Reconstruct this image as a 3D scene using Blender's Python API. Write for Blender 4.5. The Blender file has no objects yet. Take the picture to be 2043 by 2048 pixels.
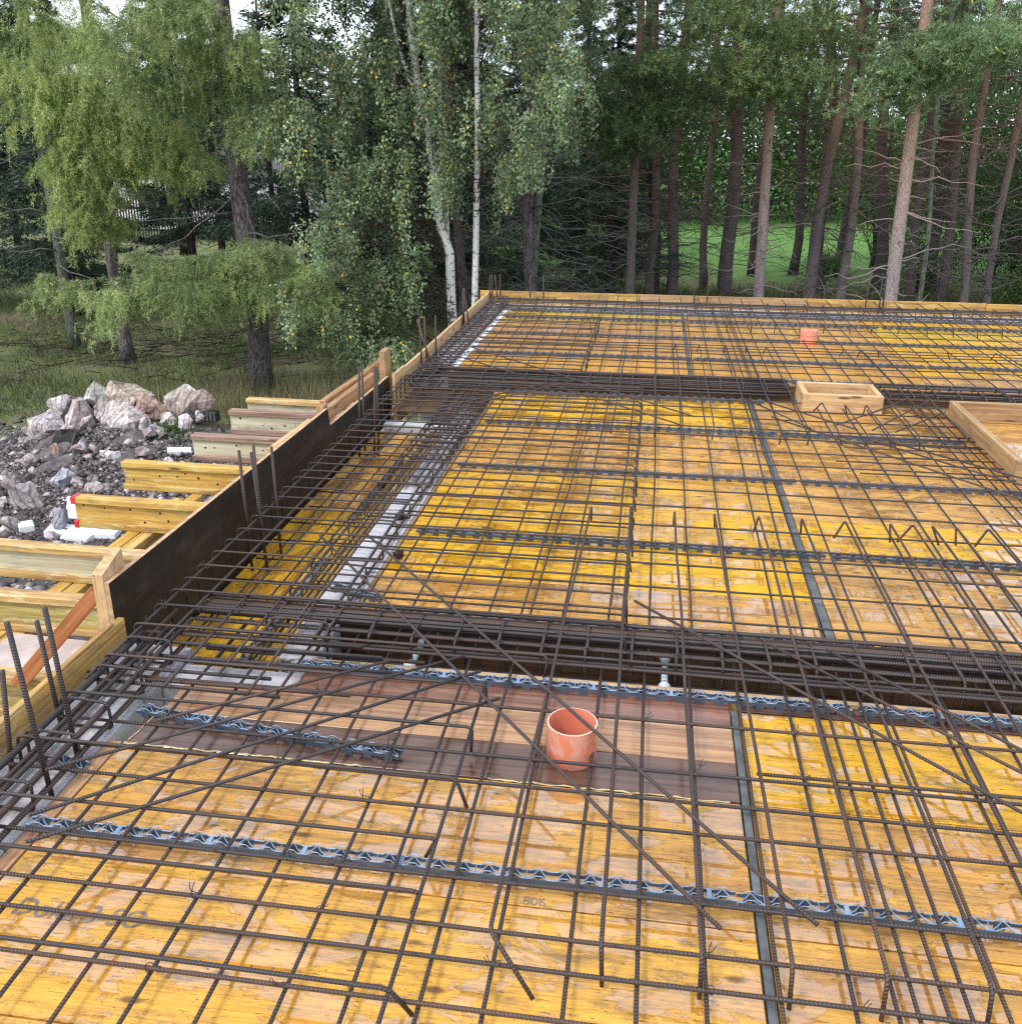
import bpy, bmesh, math, random
import numpy as np
from mathutils import Vector, Matrix
rnd = random.Random(7)
rng = np.random.default_rng(11)
PI = math.pi
sc = bpy.context.scene
COL = sc.collection
GZ = -2.7                                   # forest ground, the deck top is z = 0

# ------------------------------------------------------------------ helpers
def tag(o, label=None, cat=None, group=None, kind=None):
    if label: o['label'] = label
    if cat: o['category'] = cat
    if group: o['group'] = group
    if kind: o['kind'] = kind
    return o

def empty(name, loc=(0, 0, 0), rz=0.0):
    o = bpy.data.objects.new(name, None); COL.objects.link(o)
    o.location = loc; o.rotation_euler = (0, 0, rz); o.empty_display_size = 0.1
    return o

def link(name, me, mat=None, parent=None, loc=(0, 0, 0), rot=(0, 0, 0)):
    o = bpy.data.objects.new(name, me); COL.objects.link(o)
    if mat is not None and len(me.materials) == 0: me.materials.append(mat)
    o.parent = parent; o.location = loc; o.rotation_euler = rot
    return o

def np_mesh(name, V, F, smooth=False, attrs=None):
    V = np.asarray(V, dtype=np.float32).reshape(-1, 3); F = np.asarray(F, dtype=np.int32)
    me = bpy.data.meshes.new(name)
    k = F.shape[1]
    me.vertices.add(len(V)); me.vertices.foreach_set('co', V.ravel())
    me.loops.add(F.size); me.loops.foreach_set('vertex_index', F.ravel())
    me.polygons.add(len(F)); me.polygons.foreach_set('loop_start', np.arange(0, F.size, k, dtype=np.int32))
    try: me.polygons.foreach_set('loop_total', np.full(len(F), k, dtype=np.int32))
    except Exception: pass
    if smooth: me.polygons.foreach_set('use_smooth', np.ones(len(F), dtype=bool))
    for n, d in (attrs or {}).items():
        a = me.attributes.new(n, 'FLOAT', 'POINT'); a.data.foreach_set('value', np.asarray(d, dtype=np.float32))
    me.update(calc_edges=True); me.validate()
    return me

class MB:
    """collects shapes, builds ONE mesh"""
    def __init__(s): s.v = []; s.f = []; s.sm = []
    def add(s, V, F, smooth=False):
        b = len(s.v); s.v += [tuple(p) for p in V]
        for f in F: s.f.append([b + i for i in f]); s.sm.append(smooth)
    def box(s, x0, y0, z0, x1, y1, z1, c=0.0, M=None):
        lo = (x0, y0, z0); hi = (x1, y1, z1)
        V = []; idx = {}
        for sx in (0, 1):
            for sy in (0, 1):
                for sz in (0, 1):
                    p = [hi[0] if sx else lo[0], hi[1] if sy else lo[1], hi[2] if sz else lo[2]]
                    q = [-c if sx else c, -c if sy else c, -c if sz else c]
                    if c == 0:
                        idx[(sx, sy, sz)] = [len(V)] * 3; V.append(p)
                    else:
                        l = []
                        for ax in range(3):       # vertex lying on face of axis ax
                            r = [p[i] + (q[i] if i != ax else 0) for i in range(3)]
                            l.append(len(V)); V.append(r)
                        idx[(sx, sy, sz)] = l
        F = []
        for ax in range(3):
            a, b = [(1, 2), (2, 0), (0, 1)][ax]
            for sgn in (0, 1):
                ring = []
                for (u, w) in ((0, 0), (1, 0), (1, 1), (0, 1)):
                    k = [0, 0, 0]; k[ax] = sgn; k[a] = u; k[b] = w
                    ring.append(idx[tuple(k)][ax])
                F.append(ring if sgn else ring[::-1])
        if c > 0:
            for ax in range(3):
                a, b = [(1, 2), (2, 0), (0, 1)][ax]
                for u in (0, 1):
                    for w in (0, 1):
                        k0 = [0, 0, 0]; k0[a] = u; k0[b] = w; k1 = list(k0); k1[ax] = 1
                        k0 = tuple(k0); k1 = tuple(k1)
                        q = [idx[k0][a], idx[k1][a], idx[k1][b], idx[k0][b]]
                        F.append(q if (u == w) else q[::-1])
            for k, l in idx.items():
                F.append(l if (sum(k) % 2) else l[::-1])
        if M is not None: V = [tuple(M @ Vector(p)) for p in V]
        s.add(V, F)
    def tube(s, pts, r, n=8, cap=True, smooth=True):
        V, F, _, _ = tube_arrays(pts, r, n, cap)
        s.add(V, F, smooth)
    def build(s, name, mat, parent=None, loc=(0, 0, 0), rot=(0, 0, 0)):
        me = bpy.data.meshes.new(name); me.from_pydata(s.v, [], s.f)
        me.polygons.foreach_set('use_smooth', s.sm); me.update()
        return link(name, me, mat, parent, loc, rot)

def tube_arrays(pts, r, n=8, cap=True):
    P = [Vector(p) for p in pts]; m = len(P)
    R = r if isinstance(r, (list, tuple)) else [r] * m
    T = []
    for i in range(m):
        t = (P[min(i + 1, m - 1)] - P[max(i - 1, 0)]); T.append(t.normalized() if t.length > 1e-9 else Vector((0, 0, 1)))
    up = Vector((0, 0, 1)) if abs(T[0].z) < 0.9 else Vector((1, 0, 0))
    N = (up - T[0] * up.dot(T[0])).normalized()
    V = []; ln = []; an = []; L = 0
    for i in range(m):
        if i:
            L += (P[i] - P[i - 1]).length
            N = N - T[i] * N.dot(T[i]); N = N.normalized() if N.length > 1e-6 else T[i].orthogonal().normalized()
        B = T[i].cross(N)
        for k in range(n):
            a = 2 * PI * k / n
            V.append(tuple(P[i] + (N * math.cos(a) + B * math.sin(a)) * R[i])); ln.append(L); an.append(abs(a - PI))
    F = []
    for i in range(m - 1):
        for k in range(n):
            k2 = (k + 1) % n
            F.append([i * n + k, i * n + k2, (i + 1) * n + k2, (i + 1) * n + k])
    if cap:
        F.append(list(range(n))[::-1]); F.append([(m - 1) * n + k for k in range(n)])
    return V, F, ln, an

def fillet(pts, rad=0.025, seg=4):
    P = [Vector(p) for p in pts]; out = [P[0]]
    for i in range(1, len(P) - 1):
        a = (P[i - 1] - P[i]); b = (P[i + 1] - P[i])
        d = min(rad, a.length * 0.45, b.length * 0.45)
        p0 = P[i] + a.normalized() * d; p1 = P[i] + b.normalized() * d
        for k in range(seg + 1):
            t = k / seg
            out.append(p0 * (1 - t) ** 2 + P[i] * 2 * t * (1 - t) + p1 * t * t)
    out.append(P[-1])
    return out

# ------------------------------------------------------------------ node helpers
class NT:
    def __init__(s, name):
        s.m = bpy.data.materials.new(name); s.m.use_nodes = True
        s.t = s.m.node_tree; s.t.nodes.clear()
        s.out = s.n('ShaderNodeOutputMaterial')
    def n(s, typ, **kw):
        nd = s.t.nodes.new(typ)
        for k, v in kw.items():
            if k.startswith('i_'):
                key = k[2:]
                key = int(key) if key.isdigit() else key.replace('_', ' ')
                nd.inputs[key].default_value = v
            else: setattr(nd, k, v)
        return nd
    def l(s, a, b): s.t.links.new(a, b)
    def math(s, op, a, b=None, c=None, clamp=False):
        nd = s.n('ShaderNodeMath', operation=op); nd.use_clamp = clamp
        for i, x in enumerate((a, b, c)):
            if x is None: continue
            if isinstance(x, (int, float)): nd.inputs[i].default_value = x
            else: s.l(x, nd.inputs[i])
        return nd.outputs[0]
    def mix(s, fac, a, b, mode='MIX'):
        nd = s.n('ShaderNodeMix', data_type='RGBA', blend_type=mode)
        for i, x in ((0, fac), (6, a), (7, b)):
            if isinstance(x, (int, float)): nd.inputs[i].default_value = x
            elif isinstance(x, tuple): nd.inputs[i].default_value = (*x, 1) if len(x) == 3 else x
            else: s.l(x, nd.inputs[i])
        return nd.outputs[2]
    def ramp(s, fac, stops):
        nd = s.n('ShaderNodeValToRGB'); e = nd.color_ramp.elements
        while len(e) < len(stops): e.new(0.5)
        for el, (p, c) in zip(e, stops):
            el.position = p; el.color = (*c, 1) if isinstance(c, tuple) else (c, c, c, 1)
        s.l(fac, nd.inputs[0]); return nd.outputs[0]
    def noise(s, vec, scale, detail=3, rough=0.55, dist=0.0):
        nd = s.n('ShaderNodeTexNoise'); nd.inputs['Scale'].default_value = scale; nd.inputs['Detail'].default_value = detail
        nd.inputs['Roughness'].default_value = rough; nd.inputs['Distortion'].default_value = dist
        if vec is not None: s.l(vec, nd.inputs['Vector'])
        return nd.outputs['Fac']
    def objvec(s, scale=(1, 1, 1), rand=37.0):
        tc = s.n('ShaderNodeTexCoord'); mp = s.n('ShaderNodeMapping'); mp.inputs['Scale'].default_value = scale
        if rand:
            oi = s.n('ShaderNodeObjectInfo'); r = s.math('MULTIPLY', oi.outputs['Random'], rand)
            ad = s.n('ShaderNodeVectorMath', operation='ADD'); s.l(tc.outputs['Object'], ad.inputs[0]); s.l(r, ad.inputs[1])
            s.l(ad.outputs[0], mp.inputs['Vector'])
        else: s.l(tc.outputs['Object'], mp.inputs['Vector'])
        return mp.outputs[0]
    def bsdf(s, color, rough=0.6, **kw):
        b = s.n('ShaderNodeBsdfPrincipled')
        for sock, x in (('Base Color', color), ('Roughness', rough)):
            if isinstance(x, tuple): b.inputs[sock].default_value = (*x, 1)
            elif isinstance(x, (int, float)): b.inputs[sock].default_value = x
            else: s.l(x, b.inputs[sock])
        for k, x in kw.items():
            sock = b.inputs[k.replace('_', ' ')]
            if isinstance(x, (int, float)): sock.default_value = x
            else: s.l(x, sock)
        s.l(b.outputs[0], s.out.inputs[0]); s.b = b
        return b
    def bump(s, h, strength=0.3, dist=0.01):
        bp = s.n('ShaderNodeBump'); bp.inputs['Strength'].default_value = strength; bp.inputs['Distance'].default_value = dist
        s.l(h, bp.inputs['Height']); s.l(bp.outputs[0], s.b.inputs['Normal'])

# ------------------------------------------------------------------ materials
def mat_rebar():
    m = NT('rebar_steel')
    at = m.n('ShaderNodeAttribute', attribute_name='len'); an = m.n('ShaderNodeAttribute', attribute_name='ang')
    ph = m.math('ADD', m.math('MULTIPLY', at.outputs['Fac'], 2 * PI / 0.0095), m.math('MULTIPLY', an.outputs['Fac'], 1.2))
    w = m.math('MULTIPLY_ADD', m.math('SINE', ph), 0.5, 0.5)
    v = m.objvec((1, 1, 1), 50)
    oi = m.n('ShaderNodeObjectInfo')
    n1 = m.noise(v, 5, 4); n2 = m.noise(v, 55, 3)
    k = m.math('ADD', m.math('MULTIPLY', n1, 0.8), m.math('MULTIPLY_ADD', oi.outputs['Random'], 0.5, -0.1))
    base = m.ramp(k, [(0.22, (0.044, 0.047, 0.060)), (0.48, (0.060, 0.053, 0.056)), (0.66, (0.090, 0.060, 0.052)), (0.86, (0.16, 0.085, 0.052))])
    c = m.mix(m.math('MULTIPLY', n2, 0.5), base, (0.085, 0.055, 0.045))
    c = m.mix(m.math('MULTIPLY', m.math('SUBTRACT', 1.0, w), 0.62), c, (0.030, 0.024, 0.024))
    m.bsdf(c, m.ramp(n1, [(0.3, 0.34), (0.7, 0.6)]), Metallic=0.25, Specular_IOR_Level=0.6)
    m.bump(w, 0.7, 0.0022)
    return m.m

def mat_panel(name='formwork_panel', wetk=1.0):
    m = NT(name)
    oi = m.n('ShaderNodeObjectInfo')
    big = m.noise(m.objvec((0.9, 4.0, 4.5)), 1.5, 6, 0.66, 0.5)
    big2 = m.noise(m.objvec((1.6, 4.2, 3)), 2.1, 5, 0.62, 0.4)
    med = m.noise(m.objvec((2.0, 16, 16), 29), 1.6, 5, 0.66, 0.6)
    fine = m.noise(m.objvec((3.0, 95, 60)), 1.6, 5, 0.7, 0.5)
    dash = m.noise(m.objvec((15, 130, 60), 57), 1.3, 3, 0.6, 0.6)
    speck = m.noise(m.objvec((18, 42, 30)), 2.2, 3, 0.7)
    # lacquer against worn wood, the object's own colour sets lacquer tint and (alpha) wear
    worn = m.mix(m.ramp(big2, [(0.35, 0.0), (0.65, 1.0)]), (0.46, 0.225, 0.065), (0.78, 0.43, 0.085))
    thr = m.math('SUBTRACT', 0.915, m.math('MULTIPLY', oi.outputs['Alpha'], 0.80))
    src = m.math('ADD', m.math('MULTIPLY', big, 0.72), m.math('MULTIPLY', med, 0.28))
    f = m.math('MULTIPLY_ADD', m.math('SUBTRACT', src, thr), 6.0, 0.5, clamp=True)
    lac = m.mix(m.math('MULTIPLY', med, 0.55), oi.outputs['Color'], m.mix(1.0, oi.outputs['Color'], (0.95, 0.72, 0.5), 'MULTIPLY'))
    c = m.mix(f, lac, worn)
    grime = m.ramp(m.noise(m.objvec((1.5, 5.5, 5), 91), 2.4, 8, 0.78), [(0.53, 0.0), (0.64, 1.0)])
    c = m.mix(m.math('MULTIPLY', grime, 0.62), c, (0.13, 0.092, 0.070))
    c = m.mix(m.math('MULTIPLY', m.ramp(fine, [(0.38, 1.0), (0.52, 0.0)]), 0.62), c, m.mix(0.55, c, (0.13, 0.055, 0.016)))
    c = m.mix(m.math('MULTIPLY', m.ramp(fine, [(0.52, 0.0), (0.66, 1.0)]), 0.35), c, m.mix(0.5, c, (0.98, 0.66, 0.22)))
    c = m.mix(m.ramp(dash, [(0.63, 0.0), (0.67, 0.85)]), c, m.mix(0.8, c, (0.05, 0.03, 0.02)))
    c = m.mix(m.ramp(speck, [(0.65, 0.0), (0.69, 0.85)]), c, (0.07, 0.045, 0.03))
    # fine crackle of the worn film
    vc = m.n('ShaderNodeTexVoronoi'); vc.feature = 'DISTANCE_TO_EDGE'; vc.inputs['Scale'].default_value = 1.0
    dv = m.n('ShaderNodeVectorMath', operation='ADD'); nz = m.n('ShaderNodeTexNoise'); nz.inputs['Scale'].default_value = 14; nz.inputs['Detail'].default_value = 3
    vv = m.objvec((13, 30, 20), 43); m.l(vv, nz.inputs['Vector']); m.l(vv, dv.inputs[0]); m.l(nz.outputs['Color'], dv.inputs[1]); m.l(dv.outputs[0], vc.inputs['Vector'])
    crk = m.math('MULTIPLY', m.ramp(vc.outputs['Distance'], [(0.012, 1.0), (0.045, 0.0)]), m.ramp(big2, [(0.42, 0.0), (0.58, 0.75)]))
    c = m.mix(crk, c, m.mix(0.75, c, (0.07, 0.04, 0.03)))
    vo = m.n('ShaderNodeTexVoronoi'); vo.inputs['Scale'].default_value = 1.0
    m.l(m.objvec((3.4, 9.0, 5), 13), vo.inputs['Vector'])
    knot = m.ramp(vo.outputs['Distance'], [(0.06, 0.85), (0.12, 0.0)])
    c = m.mix(knot, c, (0.13, 0.06, 0.03))
    wn = m.noise(m.objvec((1.3, 2.6, 2), 61), 2.3, 8, 0.66, 0.8)
    wet = m.ramp(wn, [(0.508, 0.0), (0.520, 1.0)])
    c = m.mix(m.math('MULTIPLY', wet, 0.30 * wetk), c, m.mix(1.0, c, c, 'MULTIPLY'))
    edge = m.ramp(m.math('ABSOLUTE', m.math('SUBTRACT', wn, 0.513)), [(0.003, 0.7), (0.010, 0.0)])
    c = m.mix(m.math('MULTIPLY', edge, wetk), c, m.mix(0.6, c, (0.12, 0.07, 0.03)))
    rough = m.math('SUBTRACT', 0.44, m.math('MULTIPLY', wet, 0.32 * wetk))
    b = m.bsdf(c, rough, Specular_IOR_Level=0.45)
    m.l(m.math('MULTIPLY', wet, wetk), b.inputs['Coat Weight']); b.inputs['Coat Roughness'].default_value = 0.03; b.inputs['Coat IOR'].default_value = 2.05
    h = m.math('ADD', m.math('MULTIPLY', fine, 0.35), m.math('MULTIPLY', wet, 0.5))
    m.bump(h, 0.35, 0.0018)
    return m.m

def mat_wood(name, c0, c1, c2, rough=0.6, wet=0.0, flake=None):
    """plain sawn timber, grain along local X"""
    m = NT(name)
    g = m.noise(m.objvec((1.3, 42, 42)), 1.5, 6, 0.66, 0.9)
    g2 = m.noise(m.objvec((0.7, 13, 13), 19), 1.4, 4, 0.6, 1.2)
    b = m.noise(m.objvec((0.8, 4, 4)), 1.8, 4, 0.6)
    c = m.mix(b, c0, c1)
    k = m.math('ADD', m.math('MULTIPLY', g, 0.6), m.math('MULTIPLY', g2, 0.4))
    c = m.mix(m.ramp(k, [(0.40, 0.95), (0.56, 0.0)]), c, c2)
    vo = m.n('ShaderNodeTexVoronoi'); vo.inputs['Scale'].default_value = 1.0
    m.l(m.objvec((2.0, 9, 9), 17), vo.inputs['Vector'])
    c = m.mix(m.ramp(vo.outputs['Distance'], [(0.07, 0.9), (0.12, 0.0)]), c, (0.13, 0.06, 0.03))
    if flake: c = m.mix(m.ramp(m.noise(m.objvec((1.6, 9, 9), 83), 2.0, 6, 0.7, 0.4), [(0.54, 0.0), (0.585, 0.75)]), c, flake)
    dirt = m.ramp(m.noise(m.objvec((2, 5, 5), 71), 2.6, 5, 0.7), [(0.52, 0.0), (0.70, 0.6)])
    c = m.mix(dirt, c, (0.16, 0.12, 0.10))
    m.bsdf(c, rough - wet * 0.3, Specular_IOR_Level=0.35 + wet * 0.4)
    m.bump(k, 0.4, 0.002)
    return m.m

def mat_plain(name, c0, c1, scale=6, rough=0.6, bump=0.2, bd=0.004, detail=5, metallic=0.0, spec=0.4):
    m = NT(name)
    v = m.objvec((1, 1, 1))
    n = m.noise(v, scale, detail, 0.6, 0.2)
    c = m.mix(m.ramp(n, [(0.35, 0.0), (0.65, 1.0)]), c0, c1)
    m.bsdf(c, rough, Metallic=metallic, Specular_IOR_Level=spec)
    if bump: m.bump(n, bump, bd)
    return m.m

def mat_block():
    m = NT('white_block')
    v = m.objvec((1, 1, 1), 0)
    n = m.noise(v, 9, 5, 0.65); n2 = m.noise(v, 60, 3, 0.6)
    c = m.mix(n, (0.50, 0.49, 0.53), (0.70, 0.69, 0.73))
    sx = m.n('ShaderNodeSeparateXYZ'); m.l(v, sx.inputs[0])
    fr = m.math('FRACT', m.math('MULTIPLY', m.math('ADD', sx.outputs['Y'], m.math('MULTIPLY', n, .06)), 2.6)); c = m.mix(m.ramp(fr, [(0.0, 1.0), (0.07, 0.0)]), c, (0.10, 0.09, 0.09))
    c = m.mix(m.ramp(m.noise(v, 3.5, 5, 0.7), [(0.50, 0.0), (0.66, 0.7)]), c, (0.20, 0.17, 0.16))
    c = m.mix(m.ramp(n2, [(0.60, 0.0), (0.70, 0.5)]), c, (0.22, 0.20, 0.20))
    m.bsdf(c, 0.85, Specular_IOR_Level=0.2); m.bump(n2, 0.5, 0.004)
    return m.m

def mat_black():
    m = NT('black_film_plywood')
    n = m.noise(m.objvec((1, 1, 1)), 2.2, 4); s = m.noise(m.objvec((1, 1, 1), 90), 60, 2)
    c = m.mix(n, (0.012, 0.009, 0.009), (0.022, 0.016, 0.015))
    c = m.mix(m.ramp(s, [(0.76, 0.0), (0.80, 0.5)]), c, (0.3, 0.27, 0.25))
    du = m.noise(m.objvec((1.2, 1.2, 3.5), 33), 2.6, 6, 0.72, 0.5)
    c = m.mix(m.ramp(du, [(0.50, 0.0), (0.74, 0.22)]), c, (0.16, 0.13, 0.115))
    m.bsdf(c, m.ramp(n, [(0.3, 0.38), (0.7, 0.6)]), Specular_IOR_Level=0.3)
    return m.m

def mat_bark(name, c0, c1, c2, sxy=14, sz=3.0, rough=0.9, moss=0.0):
    m = NT(name)
    v = m.objvec((sxy, sxy, sz))
    vo = m.n('ShaderNodeTexVoronoi'); vo.feature = 'DISTANCE_TO_EDGE'; vo.inputs['Scale'].default_value = 1.4
    ds = m.n('ShaderNodeVectorMath', operation='ADD'); nz = m.n('ShaderNodeTexNoise'); nz.inputs['Scale'].default_value = 2.0
    m.l(v, nz.inputs['Vector']); m.l(v, ds.inputs[0]); m.l(nz.outputs['Color'], ds.inputs[1]); m.l(ds.outputs[0], vo.inputs['Vector'])
    n = m.noise(v, 1.2, 5, 0.65)
    c = m.mix(n, c0, c1)
    c = m.mix(m.ramp(vo.outputs['Distance'], [(0.02, 0.9), (0.16, 0.0)]), c, c2)
    if moss:
        c = m.mix(m.ramp(m.noise(m.objvec((3, 3, 1.5)), 2.0, 4), [(0.45, 0.0), (0.7, moss)]), c, (0.13, 0.16, 0.09))
    m.bsdf(c, rough, Specular_IOR_Level=0.15); m.bump(vo.outputs['Distance'], 0.8, 0.02)
    return m.m

def mat_pinebark():
    m = NT('pine_bark')
    v = m.objvec((24, 24, 7)); tc = m.n('ShaderNodeTexCoord'); sx = m.n('ShaderNodeSeparateXYZ'); m.l(tc.outputs['Object'], sx.inputs[0])
    n = m.noise(v, 1.2, 5, 0.65)
    hi = m.math('MULTIPLY_ADD', m.math('ADD', sx.outputs['Z'], m.math('MULTIPLY', n, 1.6)), 0.34, -1.05, clamp=True)
    low = m.mix(n, (0.13, 0.112, 0.115), (0.28, 0.24, 0.245)); up = m.mix(n, (0.19, 0.120, 0.095), (0.36, 0.235, 0.18))
    c = m.mix(hi, low, up)
    vo = m.n('ShaderNodeTexVoronoi'); vo.feature = 'DISTANCE_TO_EDGE'; vo.inputs['Scale'].default_value = 1.3; m.l(v, vo.inputs['Vector'])
    c = m.mix(m.ramp(vo.outputs['Distance'], [(0.02, 0.6), (0.12, 0.0)]), c, (0.06, 0.042, 0.036))
    oi = m.n('ShaderNodeObjectInfo')
    c = m.mix(1.0, c, oi.outputs['Color'], 'MULTIPLY')
    m.bsdf(c, 0.9, Specular_IOR_Level=0.15); m.bump(vo.outputs['Distance'], 0.7, 0.02)
    return m.m

def mat_birch():
    m = NT('birch_bark')
    tc = m.n('ShaderNodeTexCoord'); sx = m.n('ShaderNodeSeparateXYZ'); m.l(tc.outputs['Object'], sx.inputs[0])
    n = m.noise(m.objvec((5, 5, 26)), 1.3, 4, 0.6); n2 = m.noise(m.objvec((9, 9, 4)), 1.6, 4)
    c = m.mix(n2, (0.50, 0.49, 0.47), (0.74, 0.73, 0.72))
    c = m.mix(m.ramp(n, [(0.57, 0.0), (0.62, 0.9)]), c, (0.03, 0.028, 0.026))
    low = m.math('MULTIPLY', m.math('SUBTRACT', 2.6, sx.outputs['Z']), 0.14, clamp=True)
    c = m.mix(m.ramp(m.math('ADD', m.noise(m.objvec((6, 6, 5), 77), 2.0, 4), low), [(0.62, 0.0), (0.70, 0.9)]), c, (0.04, 0.038, 0.034))
    m.bsdf(c, 0.7, Specular_IOR_Level=0.25); m.bump(n, 0.3, 0.01)
    return m.m

def mat_leaf(name, stops, transl=0.35, tintobj=False, tone=False, shade=False):
    m = NT(name)
    g = m.n('ShaderNodeNewGeometry')
    fac = g.outputs['Random Per Island']
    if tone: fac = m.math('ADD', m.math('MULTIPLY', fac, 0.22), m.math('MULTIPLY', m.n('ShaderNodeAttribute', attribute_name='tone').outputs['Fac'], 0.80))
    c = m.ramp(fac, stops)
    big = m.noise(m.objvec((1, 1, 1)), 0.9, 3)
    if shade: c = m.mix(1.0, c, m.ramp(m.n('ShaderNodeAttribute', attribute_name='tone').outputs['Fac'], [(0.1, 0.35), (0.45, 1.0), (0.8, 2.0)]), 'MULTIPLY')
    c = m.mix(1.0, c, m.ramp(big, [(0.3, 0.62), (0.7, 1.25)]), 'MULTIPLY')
    if tintobj:
        oi = m.n('ShaderNodeObjectInfo'); c = m.mix(1.0, c, oi.outputs['Color'], 'MULTIPLY')
    d = m.n('ShaderNodeBsdfDiffuse'); t = m.n('ShaderNodeBsdfTranslucent'); gl = m.n('ShaderNodeBsdfGlossy'); gl.inputs['Roughness'].default_value = 0.45
    m.l(c, d.inputs[0]); m.l(c, t.inputs[0])
    mx = m.n('ShaderNodeMixShader'); mx.inputs[0].default_value = transl; m.l(d.outputs[0], mx.inputs[1]); m.l(t.outputs[0], mx.inputs[2])
    mx2 = m.n('ShaderNodeMixShader'); mx2.inputs[0].default_value = 0.03; m.l(mx.outputs[0], mx2.inputs[1]); m.l(gl.outputs[0], mx2.inputs[2])
    m.l(mx2.outputs[0], m.out.inputs[0])
    return m.m

def mat_ground():
    m = NT('forest_ground')
    tc = m.n('ShaderNodeTexCoord'); P = tc.outputs['Object']; sx = m.n('ShaderNodeSeparateXYZ'); m.l(P, sx.inputs[0])
    n = m.noise(P, 0.55, 5, 0.6); n2 = m.noise(P, 6.0, 5, 0.7); n3 = m.noise(P, 40, 3, 0.7)
    litter = m.mix(n2, (0.12, 0.092, 0.078), (0.23, 0.185, 0.15)); grass = m.mix(n2, (0.12, 0.155, 0.062), (0.20, 0.235, 0.10))
    c = m.mix(m.ramp(n, [(0.36, 0.0), (0.50, 0.9)]), litter, grass)
    c = m.mix(m.ramp(n3, [(0.62, 0.0), (0.72, 0.6)]), c, (0.22, 0.17, 0.12))
    # dark excavated soil beside the building
    sub = m.n('ShaderNodeVectorMath', operation='SUBTRACT'); m.l(P, sub.inputs[0]); sub.inputs[1].default_value = (-7.5, 9.0, 0)
    ln = m.n('ShaderNodeVectorMath', operation='LENGTH'); m.l(sub.outputs[0], ln.inputs[0])
    dd = m.math('ADD', ln.outputs['Value'], m.math('MULTIPLY', n, 2.5))
    soil = m.mix(n2, (0.055, 0.046, 0.045), (0.15, 0.125, 0.12)); soil = m.mix(m.ramp(n3, [(0.58, 0.0), (0.70, 0.8)]), soil, (0.30, 0.28, 0.28))
    c = m.mix(m.ramp(m.math('MULTIPLY', dd, 0.1), [(0.52, 1.0), (0.62, 0.0)]), c, soil)
    # meadow beyond the wood
    md = m.math('MULTIPLY_ADD', m.math('ADD', sx.outputs['Y'], m.math('MULTIPLY', n, 5.0)), 0.25, -9.0, clamp=True)
    mead = m.mix(m.noise(P, 0.25, 4), (0.095, 0.22, 0.05), (0.16, 0.33, 0.085)); mead = m.mix(m.math('MULTIPLY', n2, 0.7), mead, (0.13, 0.20, 0.07))
    md = m.math('MULTIPLY', md, m.math('MULTIPLY_ADD', sx.outputs['X'], 0.35, 3.4, clamp=True))
    c = m.mix(md, c, mead)
    m.bsdf(c, 0.95, Specular_IOR_Level=0.1); m.bump(m.math('ADD', n2, m.math('MULTIPLY', n3, 0.4)), 0.6, 0.08)
    return m.m

def mat_rock():
    m = NT('broken_rock')
    v = m.objvec((1, 1, 1)); oi = m.n('ShaderNodeObjectInfo')
    n = m.noise(v, 4.5, 6, 0.7, 0.8); n2 = m.noise(v, 18, 5, 0.7, 0.3)
    wv = m.n('ShaderNodeTexWave'); wv.inputs['Scale'].default_value = 3.2; wv.inputs['Distortion'].default_value = 7; wv.inputs['Detail'].default_value = 4; m.l(v, wv.inputs['Vector'])
    c = m.mix(m.ramp(n, [(0.36, 0.0), (0.60, 1.0)]), (0.22, 0.195, 0.195), (0.62, 0.59, 0.60))
    c = m.mix(m.ramp(n2, [(0.50, 0.0), (0.62, 0.7)]), c, (0.24, 0.15, 0.11))
    c = m.mix(m.ramp(wv.outputs['Fac'], [(0.0, 0.6), (0.2, 0.0)]), c, (0.08, 0.065, 0.06))
    c = m.mix(1.0, c, oi.outputs['Color'], 'MULTIPLY')
    m.bsdf(c, 0.85, Specular_IOR_Level=0.25); m.bump(n2, 0.6, 0.02)
    return m.m

def mat_pipe():
    m = NT('orange_pvc')
    v = m.objvec((1, 1, 1)); n = m.noise(v, 14, 5, 0.65, 0.8); n2 = m.noise(v, 60, 3, 0.7, 1.5)
    c = m.mix(m.ramp(n, [(0.42, 0.0), (0.60, 0.8)]), (0.70, 0.20, 0.10), (0.70, 0.36, 0.28))
    c = m.mix(m.ramp(n2, [(0.60, 0.0), (0.66, 0.5)]), c, (0.75, 0.48, 0.40))
    m.bsdf(c, 0.42, Specular_IOR_Level=0.5)
    return m.m

M = {}
M['rebar'] = mat_rebar()
M['panel'] = mat_panel(); M['panel_dry'] = mat_panel('formwork_panel_dry', 0.35)
M['plank'] = mat_wood('spruce_plank', (0.50, 0.28, 0.14), (0.58, 0.36, 0.20), (0.30, 0.13, 0.06), 0.45, 0.6)
M['channel'] = mat_wood('channel_brown', (0.14, 0.08, 0.045), (0.21, 0.125, 0.07), (0.07, 0.035, 0.02), 0.5, 0.5)
M['plank_dark'] = mat_wood('soaked_plank', (0.115, 0.058, 0.040), (0.17, 0.085, 0.055), (0.05, 0.022, 0.016), 0.42, 0.9)
M['plank_red'] = mat_wood('reddish_plank', (0.26, 0.11, 0.07), (0.34, 0.17, 0.11), (0.10, 0.04, 0.03), 0.42, 0.8)
M['pine'] = mat_wood('fresh_pine', (0.62, 0.42, 0.22), (0.70, 0.50, 0.28), (0.42, 0.24, 0.10))
M['oldpine'] = mat_wood('weathered_pine', (0.44, 0.27, 0.12), (0.54, 0.36, 0.18), (0.22, 0.13, 0.07))
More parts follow.
